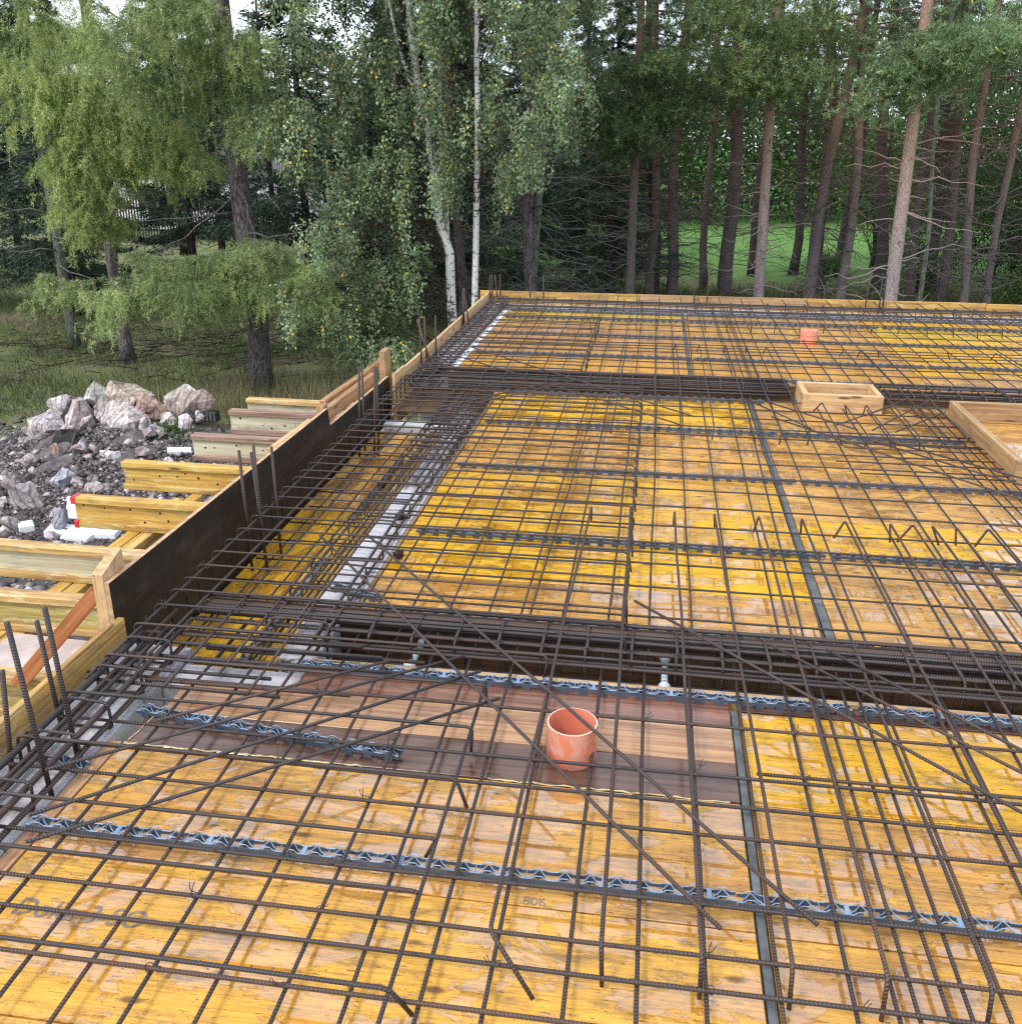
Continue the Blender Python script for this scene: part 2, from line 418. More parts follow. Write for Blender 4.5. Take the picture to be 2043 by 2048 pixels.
M['yellow'] = mat_wood('yellow_lacquered', (0.62, 0.36, 0.07), (0.55, 0.34, 0.10), (0.26, 0.14, 0.05), 0.5, 0.3, flake=(0.62, 0.48, 0.20))
M['beam_bright'] = mat_wood('beam_bright_yellow', (0.62, 0.38, 0.075), (0.72, 0.48, 0.14), (0.36, 0.20, 0.05), flake=(0.62, 0.52, 0.24))
M['beam_dull'] = mat_wood('beam_olive_yellow', (0.40, 0.33, 0.10), (0.56, 0.46, 0.18), (0.22, 0.17, 0.06), flake=(0.60, 0.54, 0.32))
M['beam_pale'] = mat_wood('beam_pale_web', (0.56, 0.53, 0.40), (0.70, 0.66, 0.52), (0.42, 0.36, 0.22))
M['beam_flange'] = mat_wood('beam_tan_flange', (0.56, 0.36, 0.13), (0.66, 0.46, 0.20), (0.34, 0.18, 0.06), flake=(0.70, 0.56, 0.32))
M['beam_old'] = mat_wood('beam_old_flange', (0.34, 0.22, 0.17), (0.46, 0.33, 0.27), (0.20, 0.11, 0.08))
M['orange_slat'] = mat_wood('orange_slat', (0.44, 0.17, 0.06), (0.55, 0.25, 0.10), (0.28, 0.08, 0.03))
M['ply_edge'] = mat_plain('plywood_edge', (0.42, 0.25, 0.15), (0.62, 0.42, 0.27), 30, 0.8)
M['block'] = mat_block(); M['block_dirty'] = mat_plain('dirty_block', (0.10, 0.09, 0.09), (0.50, 0.49, 0.53), 7, .85, .4, .004); M['black'] = mat_black()
M['grey_strip'] = mat_plain('grey_steel_strip', (0.08, 0.09, 0.095), (0.20, 0.22, 0.23), 11, 0.4, 0.2, 0.002, metallic=0.3)
M['spacer'] = mat_plain('blue_grey_plastic', (0.060, 0.080, 0.115), (0.085, 0.115, 0.16), 20, 0.42, 0.0)
M['spacer_top'] = mat_plain('light_blue_grey_plastic', (0.18, 0.28, 0.43), (0.25, 0.36, 0.52), 20, 0.4, 0.0)
M['black_plastic'] = mat_plain('black_plastic', (0.012, 0.012, 0.014), (0.03, 0.03, 0.034), 12, 0.45, 0.1)
M['pvc'] = mat_plain('pale_pvc', (0.52, 0.60, 0.66), (0.62, 0.69, 0.74), 10, 0.4, 0.0)
M['pipe'] = mat_pipe(); M['pipe_cut'] = mat_plain('orange_pvc_cut_edge', (0.78, 0.48, 0.40), (0.85, 0.62, 0.54), 30, 0.6)
M['pipe_in'] = mat_plain('orange_pvc_inside', (0.70, 0.20, 0.12), (0.76, 0.28, 0.18), 8, 0.5)
M['foam'] = mat_plain('cream_foam', (0.58, 0.46, 0.20), (0.68, 0.58, 0.34), 40, 0.85, 0.5, 0.006)
M['styro'] = mat_plain('white_foam', (0.74, 0.76, 0.80), (0.82, 0.84, 0.86), 30, 0.8, 0.1)
M['red_cap'] = mat_plain('red_plastic', (0.62, 0.03, 0.05), (0.7, 0.06, 0.08), 12, 0.5, 0)
M['green'] = mat_plain('green_plastic', (0.12, 0.45, 0.05), (0.2, 0.55, 0.08), 12, 0.5, 0)
M['cloth'] = mat_plain('black_cloth', (0.012, 0.012, 0.014), (0.04, 0.038, 0.04), 8, 0.8, 0.5, 0.02)
M['ink'] = mat_plain('faded_ink', (0.17, 0.15, 0.15), (0.33, 0.25, 0.17), 30, 0.5, 0)
M['ink_light'] = mat_plain('faded_grey_ink', (0.22, 0.20, 0.18), (0.40, 0.37, 0.28), 30, 0.7, 0)
M['rock'] = mat_rock()
M['soil'] = mat_plain('stony_soil', (0.07, 0.062, 0.065), (0.20, 0.175, 0.17), 7, 0.95, 0.8, 0.05)
M['rubble'] = mat_leaf('rubble_stone', [(0.0, (0.06, 0.05, 0.05)), (0.6, (0.16, 0.14, 0.145)), (0.88, (0.30, 0.26, 0.25)), (1.0, (0.62, 0.61, 0.62))], 0.0)
M['larch_bark'] = mat_bark('larch_bark', (0.12, 0.105, 0.11), (0.24, 0.215, 0.22), (0.04, 0.03, 0.032))
M['lichen_bark'] = mat_bark('lichen_bark', (0.13, 0.14, 0.12), (0.24, 0.25, 0.22), (0.06, 0.055, 0.045), moss=0.5)
M['spruce_bark'] = mat_bark('dark_bark', (0.05, 0.04, 0.036), (0.10, 0.08, 0.07), (0.02, 0.015, 0.014))
M['pine_bark'] = mat_pinebark(); M['birch_bark'] = mat_birch()
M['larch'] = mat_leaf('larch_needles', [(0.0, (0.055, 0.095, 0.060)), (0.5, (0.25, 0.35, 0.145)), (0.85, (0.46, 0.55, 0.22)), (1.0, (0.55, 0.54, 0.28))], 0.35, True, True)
M['pine_n'] = mat_leaf('pine_needles', [(0.0, (0.055, 0.092, 0.048)), (0.6, (0.115, 0.165, 0.082)), (0.93, (0.19, 0.235, 0.11)), (1.0, (0.32, 0.23, 0.08))], 0.25, True)
M['spruce_n'] = mat_leaf('spruce_needles', [(0.0, (0.026, 0.046, 0.034)), (0.6, (0.056, 0.088, 0.060)), (1.0, (0.10, 0.135, 0.085))], 0.2, True)
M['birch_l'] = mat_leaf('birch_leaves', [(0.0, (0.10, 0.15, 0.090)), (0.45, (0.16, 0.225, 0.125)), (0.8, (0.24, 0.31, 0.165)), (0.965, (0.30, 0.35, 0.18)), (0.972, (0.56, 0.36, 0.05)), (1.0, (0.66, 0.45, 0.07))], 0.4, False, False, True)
M['leaf'] = mat_leaf('broad_leaves', [(0.0, (0.030, 0.060, 0.022)), (0.6, (0.070, 0.13, 0.038)), (1.0, (0.14, 0.21, 0.06))], 0.4, True)
M['grass'] = mat_leaf('grass_blades', [(0.0, (0.065, 0.105, 0.035)), (0.55, (0.12, 0.17, 0.062)), (0.85, (0.20, 0.21, 0.09)), (1.0, (0.38, 0.32, 0.18))], 0.35)
M['straw'] = mat_leaf('dry_grass', [(0.0, (0.22, 0.18, 0.09)), (1.0, (0.42, 0.36, 0.20))], 0.3)
M['ground'] = mat_ground()
M['render_wall'] = mat_plain('white_render', (0.74, 0.74, 0.76), (0.80, 0.80, 0.82), 3, 0.9, 0)
M['glass'] = mat_plain('dark_window', (0.03, 0.035, 0.04), (0.05, 0.055, 0.06), 3, 0.15, 0)
M['tile'] = mat_plain('roof_tile', (0.06, 0.055, 0.055), (0.10, 0.09, 0.09), 8, 0.8)
M['fence'] = mat_plain('dark_fence_wood', (0.02, 0.018, 0.017), (0.04, 0.035, 0.03), 8, 0.9)

ORD = ['first', 'second', 'third', 'fourth', 'fifth', 'sixth', 'seventh', 'eighth', 'ninth', 'tenth', 'eleventh', 'twelfth', 'thirteenth', 'fourteenth', 'fifteenth', 'sixteenth', 'seventeenth', 'eighteenth', 'nineteenth', 'twentieth',
       'twenty-first', 'twenty-second', 'twenty-third', 'twenty-fourth', 'twenty-fifth', 'twenty-sixth', 'twenty-seventh', 'twenty-eighth', 'twenty-ninth', 'thirtieth', 'thirty-first', 'thirty-second', 'thirty-third', 'thirty-fourth', 'thirty-fifth', 'thirty-sixth', 'thirty-seventh', 'thirty-eighth', 'thirty-ninth', 'fortieth', 'forty-first', 'forty-second', 'forty-third']

# ------------------------------------------------------------------ rebar
def rebar(pts, r=None, label=None, group=None, name='rebar', parent=None, n=8, jit=0.003, rad=0.022, cat='reinforcing bar'):
    P = [Vector(p) for p in pts]
    if r is None: r = .0056 if min(p.y for p in P) < 2.9 else .0049
    Q = []
    for i in range(len(P) - 1):              # a long straight run is never quite straight
        L = (P[i + 1] - P[i]).length; k = max(1, int(L / 0.55)); Q.append(P[i])
        if k > 1:
            for j in range(1, k):
                Q.append(P[i].lerp(P[i + 1], j / k) + Vector((rnd.uniform(-jit, jit), rnd.uniform(-jit, jit), rnd.uniform(-jit, jit) * 0.5)))
    Q.append(P[-1])
    Q = fillet(Q, rad) if len(Q) > 2 else Q
    o0 = Q[0].copy(); V, F, ln, an = tube_arrays([q - o0 for q in Q], r, n)
    me = bpy.data.meshes.new(name); me.from_pydata(V, [], F)
    a = me.attributes.new('len', 'FLOAT', 'POINT'); a.data.foreach_set('value', ln)
    a = me.attributes.new('ang', 'FLOAT', 'POINT'); a.data.foreach_set('value', an)
    me.polygons.foreach_set('use_smooth', [True] * len(F)); me.update()
    o = link(name, me, M['rebar'], parent, o0)
    if parent is None: tag(o, label, cat, group)
    return o

J = lambda s=0.006: rnd.uniform(-s, s)
# lower mat, bay in front of the first beam channel
ys = [1.05, 1.29, 1.525, 1.655, 1.755, 1.92, 2.186, 2.318, 2.45, 2.725]
for i, y in enumerate(ys):
    rebar([(-1.90 + J(.04), y, .052), (2.45, y + J(), .052)], label='straight lower cross bar over the near panels, %s from the photo\'s lower edge' % ORD[i], group='lower cross bars of the near bay')
rebar([(0.40, 2.482, .053), (2.45, 2.478, .053)], label='lapped cross bar starting beside the grey joint strip near the orange pipe', group='lower cross bars of the near bay')
for i, y in enumerate([1.26, 1.508, 1.795, 1.99, 2.254, 2.515, 2.765]):
    a = rnd.uniform(-.04, .05); b = rnd.uniform(-.03, .03)
    rebar([(-1.885, y + J(), .0), (-1.885, y, .108), (-.485, y + J(), .108), (-.485 + a, y + b, .018)],
          label='hooked upper bar ending left of the orange pipe, %s from the photo\'s lower edge' % ORD[i], group='hooked upper bars of the near bay')
xs = [-1.69, -1.53, -1.37, -1.21, -1.06, -.90, -.74, -.585, -.424, -.274, -.10, .054, .219, .383, .546, .635, .678, .744, .793, .88, 1.04, 1.075, 1.22, 1.36, 1.52, 1.69, 1.85, 2.0, 2.2]
for i, x in enumerate(xs):
    rebar([(x + J(), .85, .040), (x + J(), 3.24 + J(.08), .040)], label='lower bar running away from the viewer across the near bay, %s from the white wall' % ORD[i], group='lengthwise lower bars of the near bay')
rebar([(-.487, .9, .098), (-.491, 2.80, .098)], label='rusty bar tying the row of downturned hooks left of the orange pipe', group='tie bars along the hooks')
rebar([(-.035, 3.3, .098), (-.022, 7.2, .098)], label='long bar tying the line of hooks across the middle bay', group='tie bars along the hooks')
rebar([(-.530, 7.6, .098), (-.545, 10.1, .098)], label='bar tying the line of hooks in the far bay', group='tie bars along the hooks')
# long top bars laid over the first channel, both ends bent down
T1 = [(-.239, -.290, 1), (-.043, -.029, 0), (.176, .200, 0), (.371, .401, 0), (.587, .607, 0), (.793, .827, 0), (.998, 1.03, 0), (1.21, 1.23, 0), (1.315, 1.34, 0), (1.405, 1.44, 0), (1.514, 1.55, 0), (1.661, 1.70, 0)]
for i, (xa, xb, lat) in enumerate(T1):
    e = (xb + .115, 1.60, .02) if lat else (xb + J(.01), 1.665, .015)
    f = [(0, 0), (-.0, .0), (0, 0), (.01, .01), (-.02, -.03), (0, -.03), (-.05, -.05), (0, -.06), (-.07, -.05), (.03, -.06), (0, -.05), (-.06, -.05)][i]
    rebar([(xa + f[0], 4.50 + f[1], .042), (xa, 4.49, .122), (xb, 1.688, .122), e],
          label='long hooked top bar laid across the first beam channel, %s from the left' % ORD[i], group='hooked top bars over the first channel')
# middle bay, lower mat
xs = [(-1.054, -1.047), (-.908, -.90), (-.751, -.741), (-.587, -.584), (-.455, -.42), (-.418, -.361), (-.285, -.27), (-.10, -.082), (.066, .086), (.234, .254), (.404, .415), (.568, .616), (.662, .729), (.738, .783), (.899, .92), (1.07, 1.08), (1.23, 1.24), (1.41, 1.42), (1.58, 1.59), (1.76, 1.77), (1.91, 1.92), (1.97, 1.98), (2.04, 2.04), (2.09, 2.10)]
for i, (a, b) in enumerate(xs):
    rebar([(a, 3.22 + J(.05), .040), (b, 7.26 + J(.08), .040)], label='lower bar running the length of the middle bay, %s from the white wall' % ORD[i], group='lengthwise lower bars of the middle bay')
for i, x in enumerate([2.28, 2.46, 2.63, 2.80, 2.98, 3.15]):
    rebar([(x, 3.22, .040), (x + J(), 5.46, .040)], label='lower bar stopped short in front of the big opening frame, %s from its corner' % ORD[i], group='short bars before the opening frame')
for i, y in enumerate([3.469, 3.741, 3.993, 4.126, 4.243, 4.461, 4.735, 5.008, 5.262, 5.528, 5.791, 6.077, 6.30, 6.54, 6.787, 7.03]):
    x1 = 3.35 if (y < 5.45 or y > 7.0) else 2.105
    rebar([(-1.22, y + J(), .052), (x1, y + J(.012), .052)], label='straight lower cross bar over the middle bay, %s beyond the first channel' % ORD[i], group='lower cross bars of the middle bay')
for i, y in enumerate([5.42, 5.63, 5.92, 6.02, 6.17]):
    rebar([(1.25 - .1 * (i % 2), y, .064), (2.10, y + J(), .064)], label='short doubled cross bar beside the big opening frame, %s from its near end' % ORD[i], group='short bars before the opening frame')
yl = [3.003, 3.166, 3.302, 3.417, 3.55, 3.699, 3.836, 3.973, 4.137, 4.263, 4.414, 4.562, 4.722, 4.844, 4.974, 5.107, 5.223, 5.355, 5.499, 5.64, 5.77, 5.90, 6.034, 6.15, 6.31, 6.435, 6.55, 6.664, 6.80, 6.94, 7.08, 7.21]
for i, y in enumerate(yl):
    xe = -.028 if i > 0 else -.30
    rebar([(-1.905 + J(.012), y + J(.01), -.05), (-1.905, y, .108), (xe + J(.01), y + J(.01), .108), (xe + J(.01), y + J(.02), .012)], rad=0.03,
          label='upper cross bar from the black formwork to the hook line, %s along the black formwork' % ORD[i], group='hooked upper bars of the middle bay')
for i, x in enumerate([-1.875, -1.74, -1.58, -1.43, -1.28]):
    rebar([(x, 2.62 + .1 * (i % 2), .094), (x + .012, 7.15, .094)], label='upper lengthwise bar beside the black formwork, %s from it' % ORD[i], group='upper lengthwise bars beside the formwork')
for i, x in enumerate([-1.86, -1.70, -1.55, -1.42]):
    rebar([(x, 3.08, -.166), (x, 6.60, -.166)], label='bar lying deep on the lowered soffit, %s from the black formwork' % ORD[i], group='bars on the lowered soffit')
for i, y in enumerate([3.2, 3.45, 3.7, 3.95, 4.2, 4.45, 4.7, 4.95, 5.2, 5.45, 5.7, 5.95, 6.2, 6.45]):
    rebar([(-1.93 + J(.02), y, -.154), (-1.385, y + J(.01), -.154)], label='short cross bar lying deep on the lowered soffit, %s from its near end' % ORD[i], group='bars on the lowered soffit')
# top bars over the second channel
T2 = [(-.205, 6.08, 8.75), (.07, 6.05, 8.73), (.25, 6.02, 8.73), (.45, 6.05, 8.74), (.69, 6.04, 8.75), (.87, 6.01, 8.75), (1.05, 6.04, 8.74), (1.23, 6.05, 6.80), (1.40, 6.02, 6.77), (1.54, 6.03, 6.78), (1.72, 6.06, 8.74), (1.88, 6.07, 8.75), (2.02, 6.09, 8.76), (2.62, 7.05, 8.78), (3.01, 7.05, 8.79)]
for i, (x, a, b) in enumerate(T2):
    rebar([(x + J(.03), a - .02, .04), (x, a, .122), (x + J(.012), b, .122), (x + J(.05), b + .02, .05)], label='hooked top bar laid across the second beam channel, %s from the left' % ORD[i], group='hooked top bars over the second channel')
T3 = [(-.61, 9.72), (-.39, 9.80), (-.14, 9.84), (.09, 9.96), (.34, 9.96), (.55, 9.96), (.78, 9.96), (1.03, 9.97), (1.27, 9.99), (1.51, 10.03), (1.77, 10.08), (2.01, 10.08), (2.26, 10.13), (2.53, 10.13), (2.76, 10.05), (3.01, 10.07), (3.24, 10.08), (3.48, 10.08)]
for i, (x, a) in enumerate(T3):
    rebar([(x + J(.03), a, .015), (x, a, .122), (x + J(), 11.55, .122)], label='top bar from the back board ending in a downturned hook, %s from the left' % ORD[i], group='hooked top bars at the back board')
for i, y in enumerate([7.37, 7.49, 7.62, 7.9, 8.09, 8.37, 8.61, 8.83, 9.1, 9.38, 9.63, 9.79, 10.03, 10.19, 10.45, 10.63, 10.86]):
    x1 = -.52 + J(.01) if i < 13 else -1.2
    rebar([(-1.87, y, .02), (-1.87, y + J(), .108), (x1, y + J(), .108), (x1, y + J(.02), .012)], label='hooked upper cross bar in the far bay, %s beyond the second channel' % ORD[i], group='hooked upper bars of the far bay')
for i, y in enumerate([8.02, 8.27, 8.41, 8.68, 8.83, 8.95, 9.07, 9.3, 9.43, 9.74, 10.03, 10.42, 10.71, 10.96]):
    rebar([(-1.63, y, .052), (4.9, y + J(.02), .052)], label='lower cross bar over the far bay, %s beyond the second channel' % ORD[i], group='lower cross bars of the far bay', jit=.006)
xs = [-1.5 + .157 * k for k in range(36)] + [.72, .78, .84, .90]
for i, x in enumerate(sorted(xs)):
    rebar([(x + J(), 7.62, .040), (x + J(.02), 11.35, .040)], label='lower bar running the length of the far bay, %s from the left edge' % ORD[i], group='lengthwise lower bars of the far bay')
# diagonal bars at the re-entrant corners
for i, (a, b) in enumerate((((-1.481, 2.373), (-.838, 2.854)), ((-1.677, 2.088), (-.588, 2.924)), ((-1.602, 1.896), (-.514, 2.828)), ((-1.545, 1.797), (-.421, 2.669)))):
    rebar([(*a, .124), (*b, .124)], r=.0054, label='slanting bar lying over the brown planks, %s of four counted from the beam channel' % ORD[i], group='slanting bars left of the orange pipe')
for i, (a, b, t) in enumerate((((-1.46, 3.89), (.244, 1.763), 'slanting bar passing left of the orange pipe and under it'), ((-1.27, 3.962), (.471, 1.809), 'slanting bar passing behind the orange pipe towards the lower right'),
                            ((.003, 3.437), (1.30, 2.09), 'slanting bar across the first channel right of the pale tube'), ((.50, 3.155), (1.36, 2.287), 'slanting bar meeting the right photo edge, middle of three'), ((.70, 3.145), (1.40, 2.38), 'slanting bar meeting the right photo edge, uppermost of three'))):
    rebar([(*a, .132 + .001 * i), (*b, .132)], r=.0054, label=t, group='slanting bars around the first channel')
for i, (a, b, t) in enumerate((((-1.25, 7.92), (.33, 6.25), 'long slanting bar over the second channel and bright yellow panels'), ((-.70, 6.97), (.24, 6.03), 'shorter slanting bar over the bright yellow panels'),
                            ((-1.15, 6.39), (-.50, 7.18), 'slanting bar rising to the second channel, inner one'), ((-1.42, 6.17), (-.6, 7.20), 'slanting bar rising to the second channel, outer one'),
                            ((-1.71, 8.41), (-.74, 7.38), 'slanting bar in the far bay beside the white strip'), ((-1.53, 7.78), (-1.02, 7.29), 'short slanting bar in the far bay near the green cap'))):
    rebar([(*a, .130), (*b, .130)], r=.0054, label=t, group='slanting bars at the second channel')
for i, (a, b) in enumerate((((.84, 6.72), (1.35, 6.09)), ((.84, 6.31), (2.50, 4.20)), ((1.40, 5.84), (2.55, 4.55)), ((1.49, 5.86), (2.6, 4.72)), ((.70, 6.78), (1.06, 6.07)))):
    rebar([(*a, .134), (*b, .134)], r=.0054, label='slanting bar in front of the small opening frame, %s from the left' % ORD[[0, 2, 3, 4, 1][i]], group='slanting bars at the opening frames')
for i, (a, b) in enumerate((((1.25, 6.32), (1.74, 6.90)), ((1.51, 6.62), (1.92, 7.16)), ((1.48, 6.25), (2.04, 7.10)), ((1.62, 6.23), (2.08, 6.80)))):
    rebar([(*a, .09), (*b, .09)], r=.0054, label='slanting bar between the two opening frames, %s from the left' % ORD[i], group='slanting bars at the opening frames')

for i, (y, xa, xb, z) in enumerate(((2.655, -1.86, -1.18, .070), (2.70, -1.70, -.95, .058), (2.745, -1.86, -1.25, .074), (2.85, -1.84, -.80, .066), (2.89, -1.80, -1.05, .030), (2.935, -1.86, -.9, .076), (2.975, -1.70, -.75, .05), (3.01, -1.86, -1.0, .070))):
    rebar([(xa, y, z), (xb, y + J(.015), z)], r=.007, label='short lapped bar over the white wall stub, %s from the near side' % ORD[i], group='lapped bars over the white wall stub')
# twisted tie wires on the near crossings
wm = MB()
wm.tube([(.011 * math.cos(a), .011 * math.sin(a) * .9, .002 * math.sin(2 * a)) for a in np.linspace(0, 2 * PI, 11)], .0014, 5, False); wm.tube([(.010, 0, 0), (.018, .004, .010), (.026, .002, .022)], .0013, 5); wm.tube([(.010, 0, 0), (.019, -.006, .006), (.024, -.012, .018)], .0012, 5)
wo = wm.build('tie_wire', M['rebar']); wmesh = wo.data; bpy.data.objects.remove(wo)
for o in [o for o in bpy.data.objects if o.get('group') == 'lower cross bars of the near bay']:
    for x in (-1.06, -.74, -.424, -.274, .054, .219, .546, .793, 1.04):
        if rnd.random() < .6: link('tie_wire', wmesh, None, o, (x - o.location.x + J(.006), 0, .003), (rnd.uniform(-.6, .6), rnd.uniform(-.5, .5), rnd.uniform(0, 6)))
for o in [o for o in bpy.data.objects if o.get('group') == 'hooked upper bars of the middle bay']:
    for x in (-1.85, -1.58):
        if rnd.random() < .5: link('tie_wire', wmesh, None, o, (x - o.location.x + J(.006), 0, .155), (rnd.uniform(-.6, .6), rnd.uniform(-.5, .5), rnd.uniform(0, 6)))

# starter bars rising out of the wall
ST = [((-1.89, 2.199, -.05), (-1.853, 2.215, .367), .008), ((-1.707, 2.131, -.05), (-1.735, 2.131, .583), .008), ((-1.955 + .07, 2.466, -.05), (-1.90, 2.466, .398), .008), ((-1.736, 2.317, -.05), (-1.75, 2.317, .533), .008),
      ((-1.93, 4.148, -.2), (-1.935, 4.148, .44), .008), ((-1.935, 4.33, -.2), (-1.94, 4.33, .42), .008), ((-1.842, 4.135, -.2), (-1.867, 4.135, .439), .008), ((-1.86, 4.365, -.2), (-1.86, 4.365, .396), .008),
      ((-1.93, 6.017, -.2), (-1.90, 6.017, .429), .008), ((-1.93, 6.147, -.2), (-1.92, 6.147, .422), .008), ((-1.83, 6.037, -.2), (-1.797, 6.037, .437), .008), ((-1.81, 6.073, -.2), (-1.794, 6.073, .425), .008),
      ((-1.93, 7.898, 0), (-1.94, 7.898, .446), .008), ((-1.813, 7.821, 0), (-1.94, 7.821, .437), .008), ((-1.92, 8.051, 0), (-1.935, 8.051, .426), .008), ((-1.829, 8.021, 0), (-1.829, 8.021, .441), .008),
      ((-1.93, 9.725, 0), (-1.92, 9.725, .414), .008), ((-1.93, 9.802, 0), (-1.92, 9.802, .417), .008), ((-1.859, 9.746, 0), (-1.915, 9.746, .425), .008),
      ((-1.93, 11.432, 0), (-1.925, 11.432, .345), .008), ((-1.90, 11.436, 0), (-1.90, 11.436, .345), .008), ((-1.85, 11.549, 0), (-1.885, 11.549, .33), .008), ((-1.82, 11.554, 0), (-1.825, 11.554, .335), .008),
      ((-1.453, 11.56, 0), (-1.457, 11.56, .33), .008), ((-1.289, 11.553, 0), (-1.295, 11.553, .345), .008),
      ((.506, 11.56, 0), (.484, 11.56, .47), .008), ((.652, 11.56, 0), (.651, 11.56, .51), .008), ((2.45, 11.56, 0), (2.47, 11.56, .45), .008), ((2.61, 11.56, 0), (2.60, 11.56, .44), .008), ((2.65, 11.56, 0), (2.64, 11.56, .44), .008)]
SL = ['thick upright bar with flat cut top nearest the lower left corner', 'tallest thick upright bar in the near left foursome, leaning left', 'thick upright bar with a pale cut top in the near left foursome', 'thick upright bar rightmost of the near left foursome',
      'upright bar leftmost of four before the black formwork', 'tallest upright bar of four before the black formwork', 'tilted upright bar of four before the black formwork', 'upright bar rightmost of four before the black formwork',
      'upright bar leftmost at the stepped end of the black formwork', 'second upright bar at the stepped end of the black formwork', 'third upright bar at the stepped end, nearly touching its twin', 'fourth upright bar at the stepped end, nearly touching its twin',
      'left straight upright bar beside the pale left board', 'slanting upright bar beside the pale left board', 'middle straight upright bar beside the pale left board', 'single upright bar right of the cluster at the pale left board',
      'left upright bar before the lower birch trunk', 'middle upright bar before the lower birch trunk', 'slanting upright bar before the lower birch trunk',
      'upright bar leftmost in the far left corner', 'second upright bar in the far left corner', 'slightly slanting third upright bar in the far left corner', 'fourth upright bar in the far left corner',
      'upright bar standing before the thick grey trunk', 'upright bar right of the thick grey trunk',
      'left upright bar of the pair midway along the back board', 'right upright bar of the pair midway along the back board', 'leftmost upright bar of three at the right of the back board', 'middle upright bar of three at the right of the back board', 'rightmost upright bar of three along the back board']
for (a, b, r), l in zip(ST, SL):
    rebar([a, b], r=r, label=l, group='upright starter bars', name='starter_bar', cat='starter bar')

# tied cages: longitudinal bars and closed stirrups are their parts
def stirrup(p, across, w, z0, z1, r, parent):
    x, y = p
    def q(t, z): return (x + (t if across == 'x' else 0) + J(.004), y + (t if across == 'y' else 0) + J(.004), z)
    rebar([q(w * .35, z1 + .004), q(0, z1), q(0, z0), q(w, z0), q(w, z1), q(w * .15, z1 + .006)], r=r, parent=parent, name='stirrup', n=6, rad=.02, jit=.001)
def cage(name, label, loc, bars, stirrups, group='tied reinforcement cages'):
    t = empty(name, loc); tag(t, label, 'rebar cage', group)
    off = Vector(loc)
    for a, b, r in bars:
        rebar([Vector(a) - off, Vector(b) - off], r=r, parent=t, name='longitudinal_bar', n=8)
    for (x, y, ac, w, z0, z1, r) in stirrups:
        stirrup((x - loc[0], y - loc[1]), ac, w, z0 - loc[2], z1 - loc[2], r, t)
    return t
cage('rebar_cage', 'rusty tied bar cage along the near left board on the white wall', (-1.8, 2.0, 0),
     [((-1.865, .9, .085), (-1.855, 2.98, .085), .011), ((-1.825, .9, .055), (-1.83, 3.2, .070), .008), ((-1.775, .9, .088), (-1.775, 3.05, .088), .009), ((-1.725, .9, .080), (-1.725, 3.1, .080), .010), ((-1.86, .9, .020), (-1.86, 3.0, .020), .009), ((-1.72, .9, .018), (-1.72, 3.0, .018), .009)],
     [(-1.88, y, 'x', .175, .004, .104, .0055) for y in (1.07, 1.32, 1.57, 1.80, 2.05, 2.29, 2.475, 2.69, 2.9)])
cage('rebar_cage', 'tied bar cage above the white inner wall beside the lowered soffit', (-1.3, 5, 0),
     [((x, 3.05, z), (x, 7.1, z), .007) for x, z in ((-1.41, .075), (-1.31, .078), (-1.20, .075), (-1.41, -.01), (-1.20, .012))] + [((x, 4.9, z), (x, 7.1, z), .006) for x, z in ((-1.36, .05), (-1.25, .055), (-1.18, .03), (-1.33, .02))],
     [(-1.43, 3.15 + .265 * k, 'x', .25, .004, .092, .005) for k in range(9)] + [(-1.44, 5.45 + .115 * k, 'x', .27, .004, .092, .005) for k in range(15)])
cage('rebar_cage', 'tied bar cage along the pale left board in the far bay', (-1.8, 9, 0),
     [((x, 7.2, z), (x, 11.45, z), .007) for x, z in ((-1.86, .075), (-1.80, .082), (-1.72, .075), (-1.86, .012), (-1.72, .012))],
     [(-1.88, 7.25 + .115 * k, 'x', .19, .004, .095, .005) for k in range(37)])
cage('rebar_cage', 'tied bar cage along the yellow back board', (1, 11.25, 0),
     [((-1.8, y, z), (5.2, y + .0, z), .007) for y, z in ((11.05, .05), (11.12, .085), (11.2, .09), (11.34, .085), (11.12, .01), (11.34, .01), (11.44, .06))],
     [(-1.75 + .205 * k, 11.1, 'y', .26, -.005, .103, .005) for k in range(33)])
cage('rebar_cage', 'dense tied bar cage sunk in the first beam channel behind the orange pipe', (.5, 3.2, 0),
     [((-1.75, y, z), (3.3, y - .03, z + .0), r) for y, z, r in ((3.085, .040, .008), (3.15, .062, .007), (3.215, .07, .008), (3.245, .076, .008), (3.275, .074, .008), (3.305, .066, .008), (3.34, .058, .007), (3.09, -.20, .009), (3.18, -.205, .009), (3.27, -.20, .009), (3.08, -.08, .006), (3.29, -.08, .006), (3.03, .062, .007), (3.20, .040, .008), (3.235, .050, .008), (3.29, .040, .008), (3.325, .083, .007), (3.36, .07, .007), (3.12, -.12, .007), (3.25, -.13, .007), (3.05, .085, .006))],
     [(-1.16 + .166 * k, 3.075, 'y', .225, -.215, .082, .0055) for k in range(27)])
cage('rebar_cage', 'tied bar cage in the second beam channel left of the small frame', (-.2, 7.45, 0),
     [((-1.85, y, z), (1.10, y, z), r) for y, z, r in ((7.30, .06, .008), (7.38, .075, .008), (7.47, .08, .008), (7.56, .06, .008), (7.62, .07, .007), (7.24, .05, .007), (7.34, .045, .007), (7.43, .05, .007), (7.52, .055, .007), (7.67, .05, .007), (7.72, .065, .007), (7.59, .085, .006), (7.32, -.09, .007), (7.55, -.09, .007))],
     [(-1.3 + .17 * k, 7.3, 'y', .34, -.1, .088, .0055) for k in range(14)])
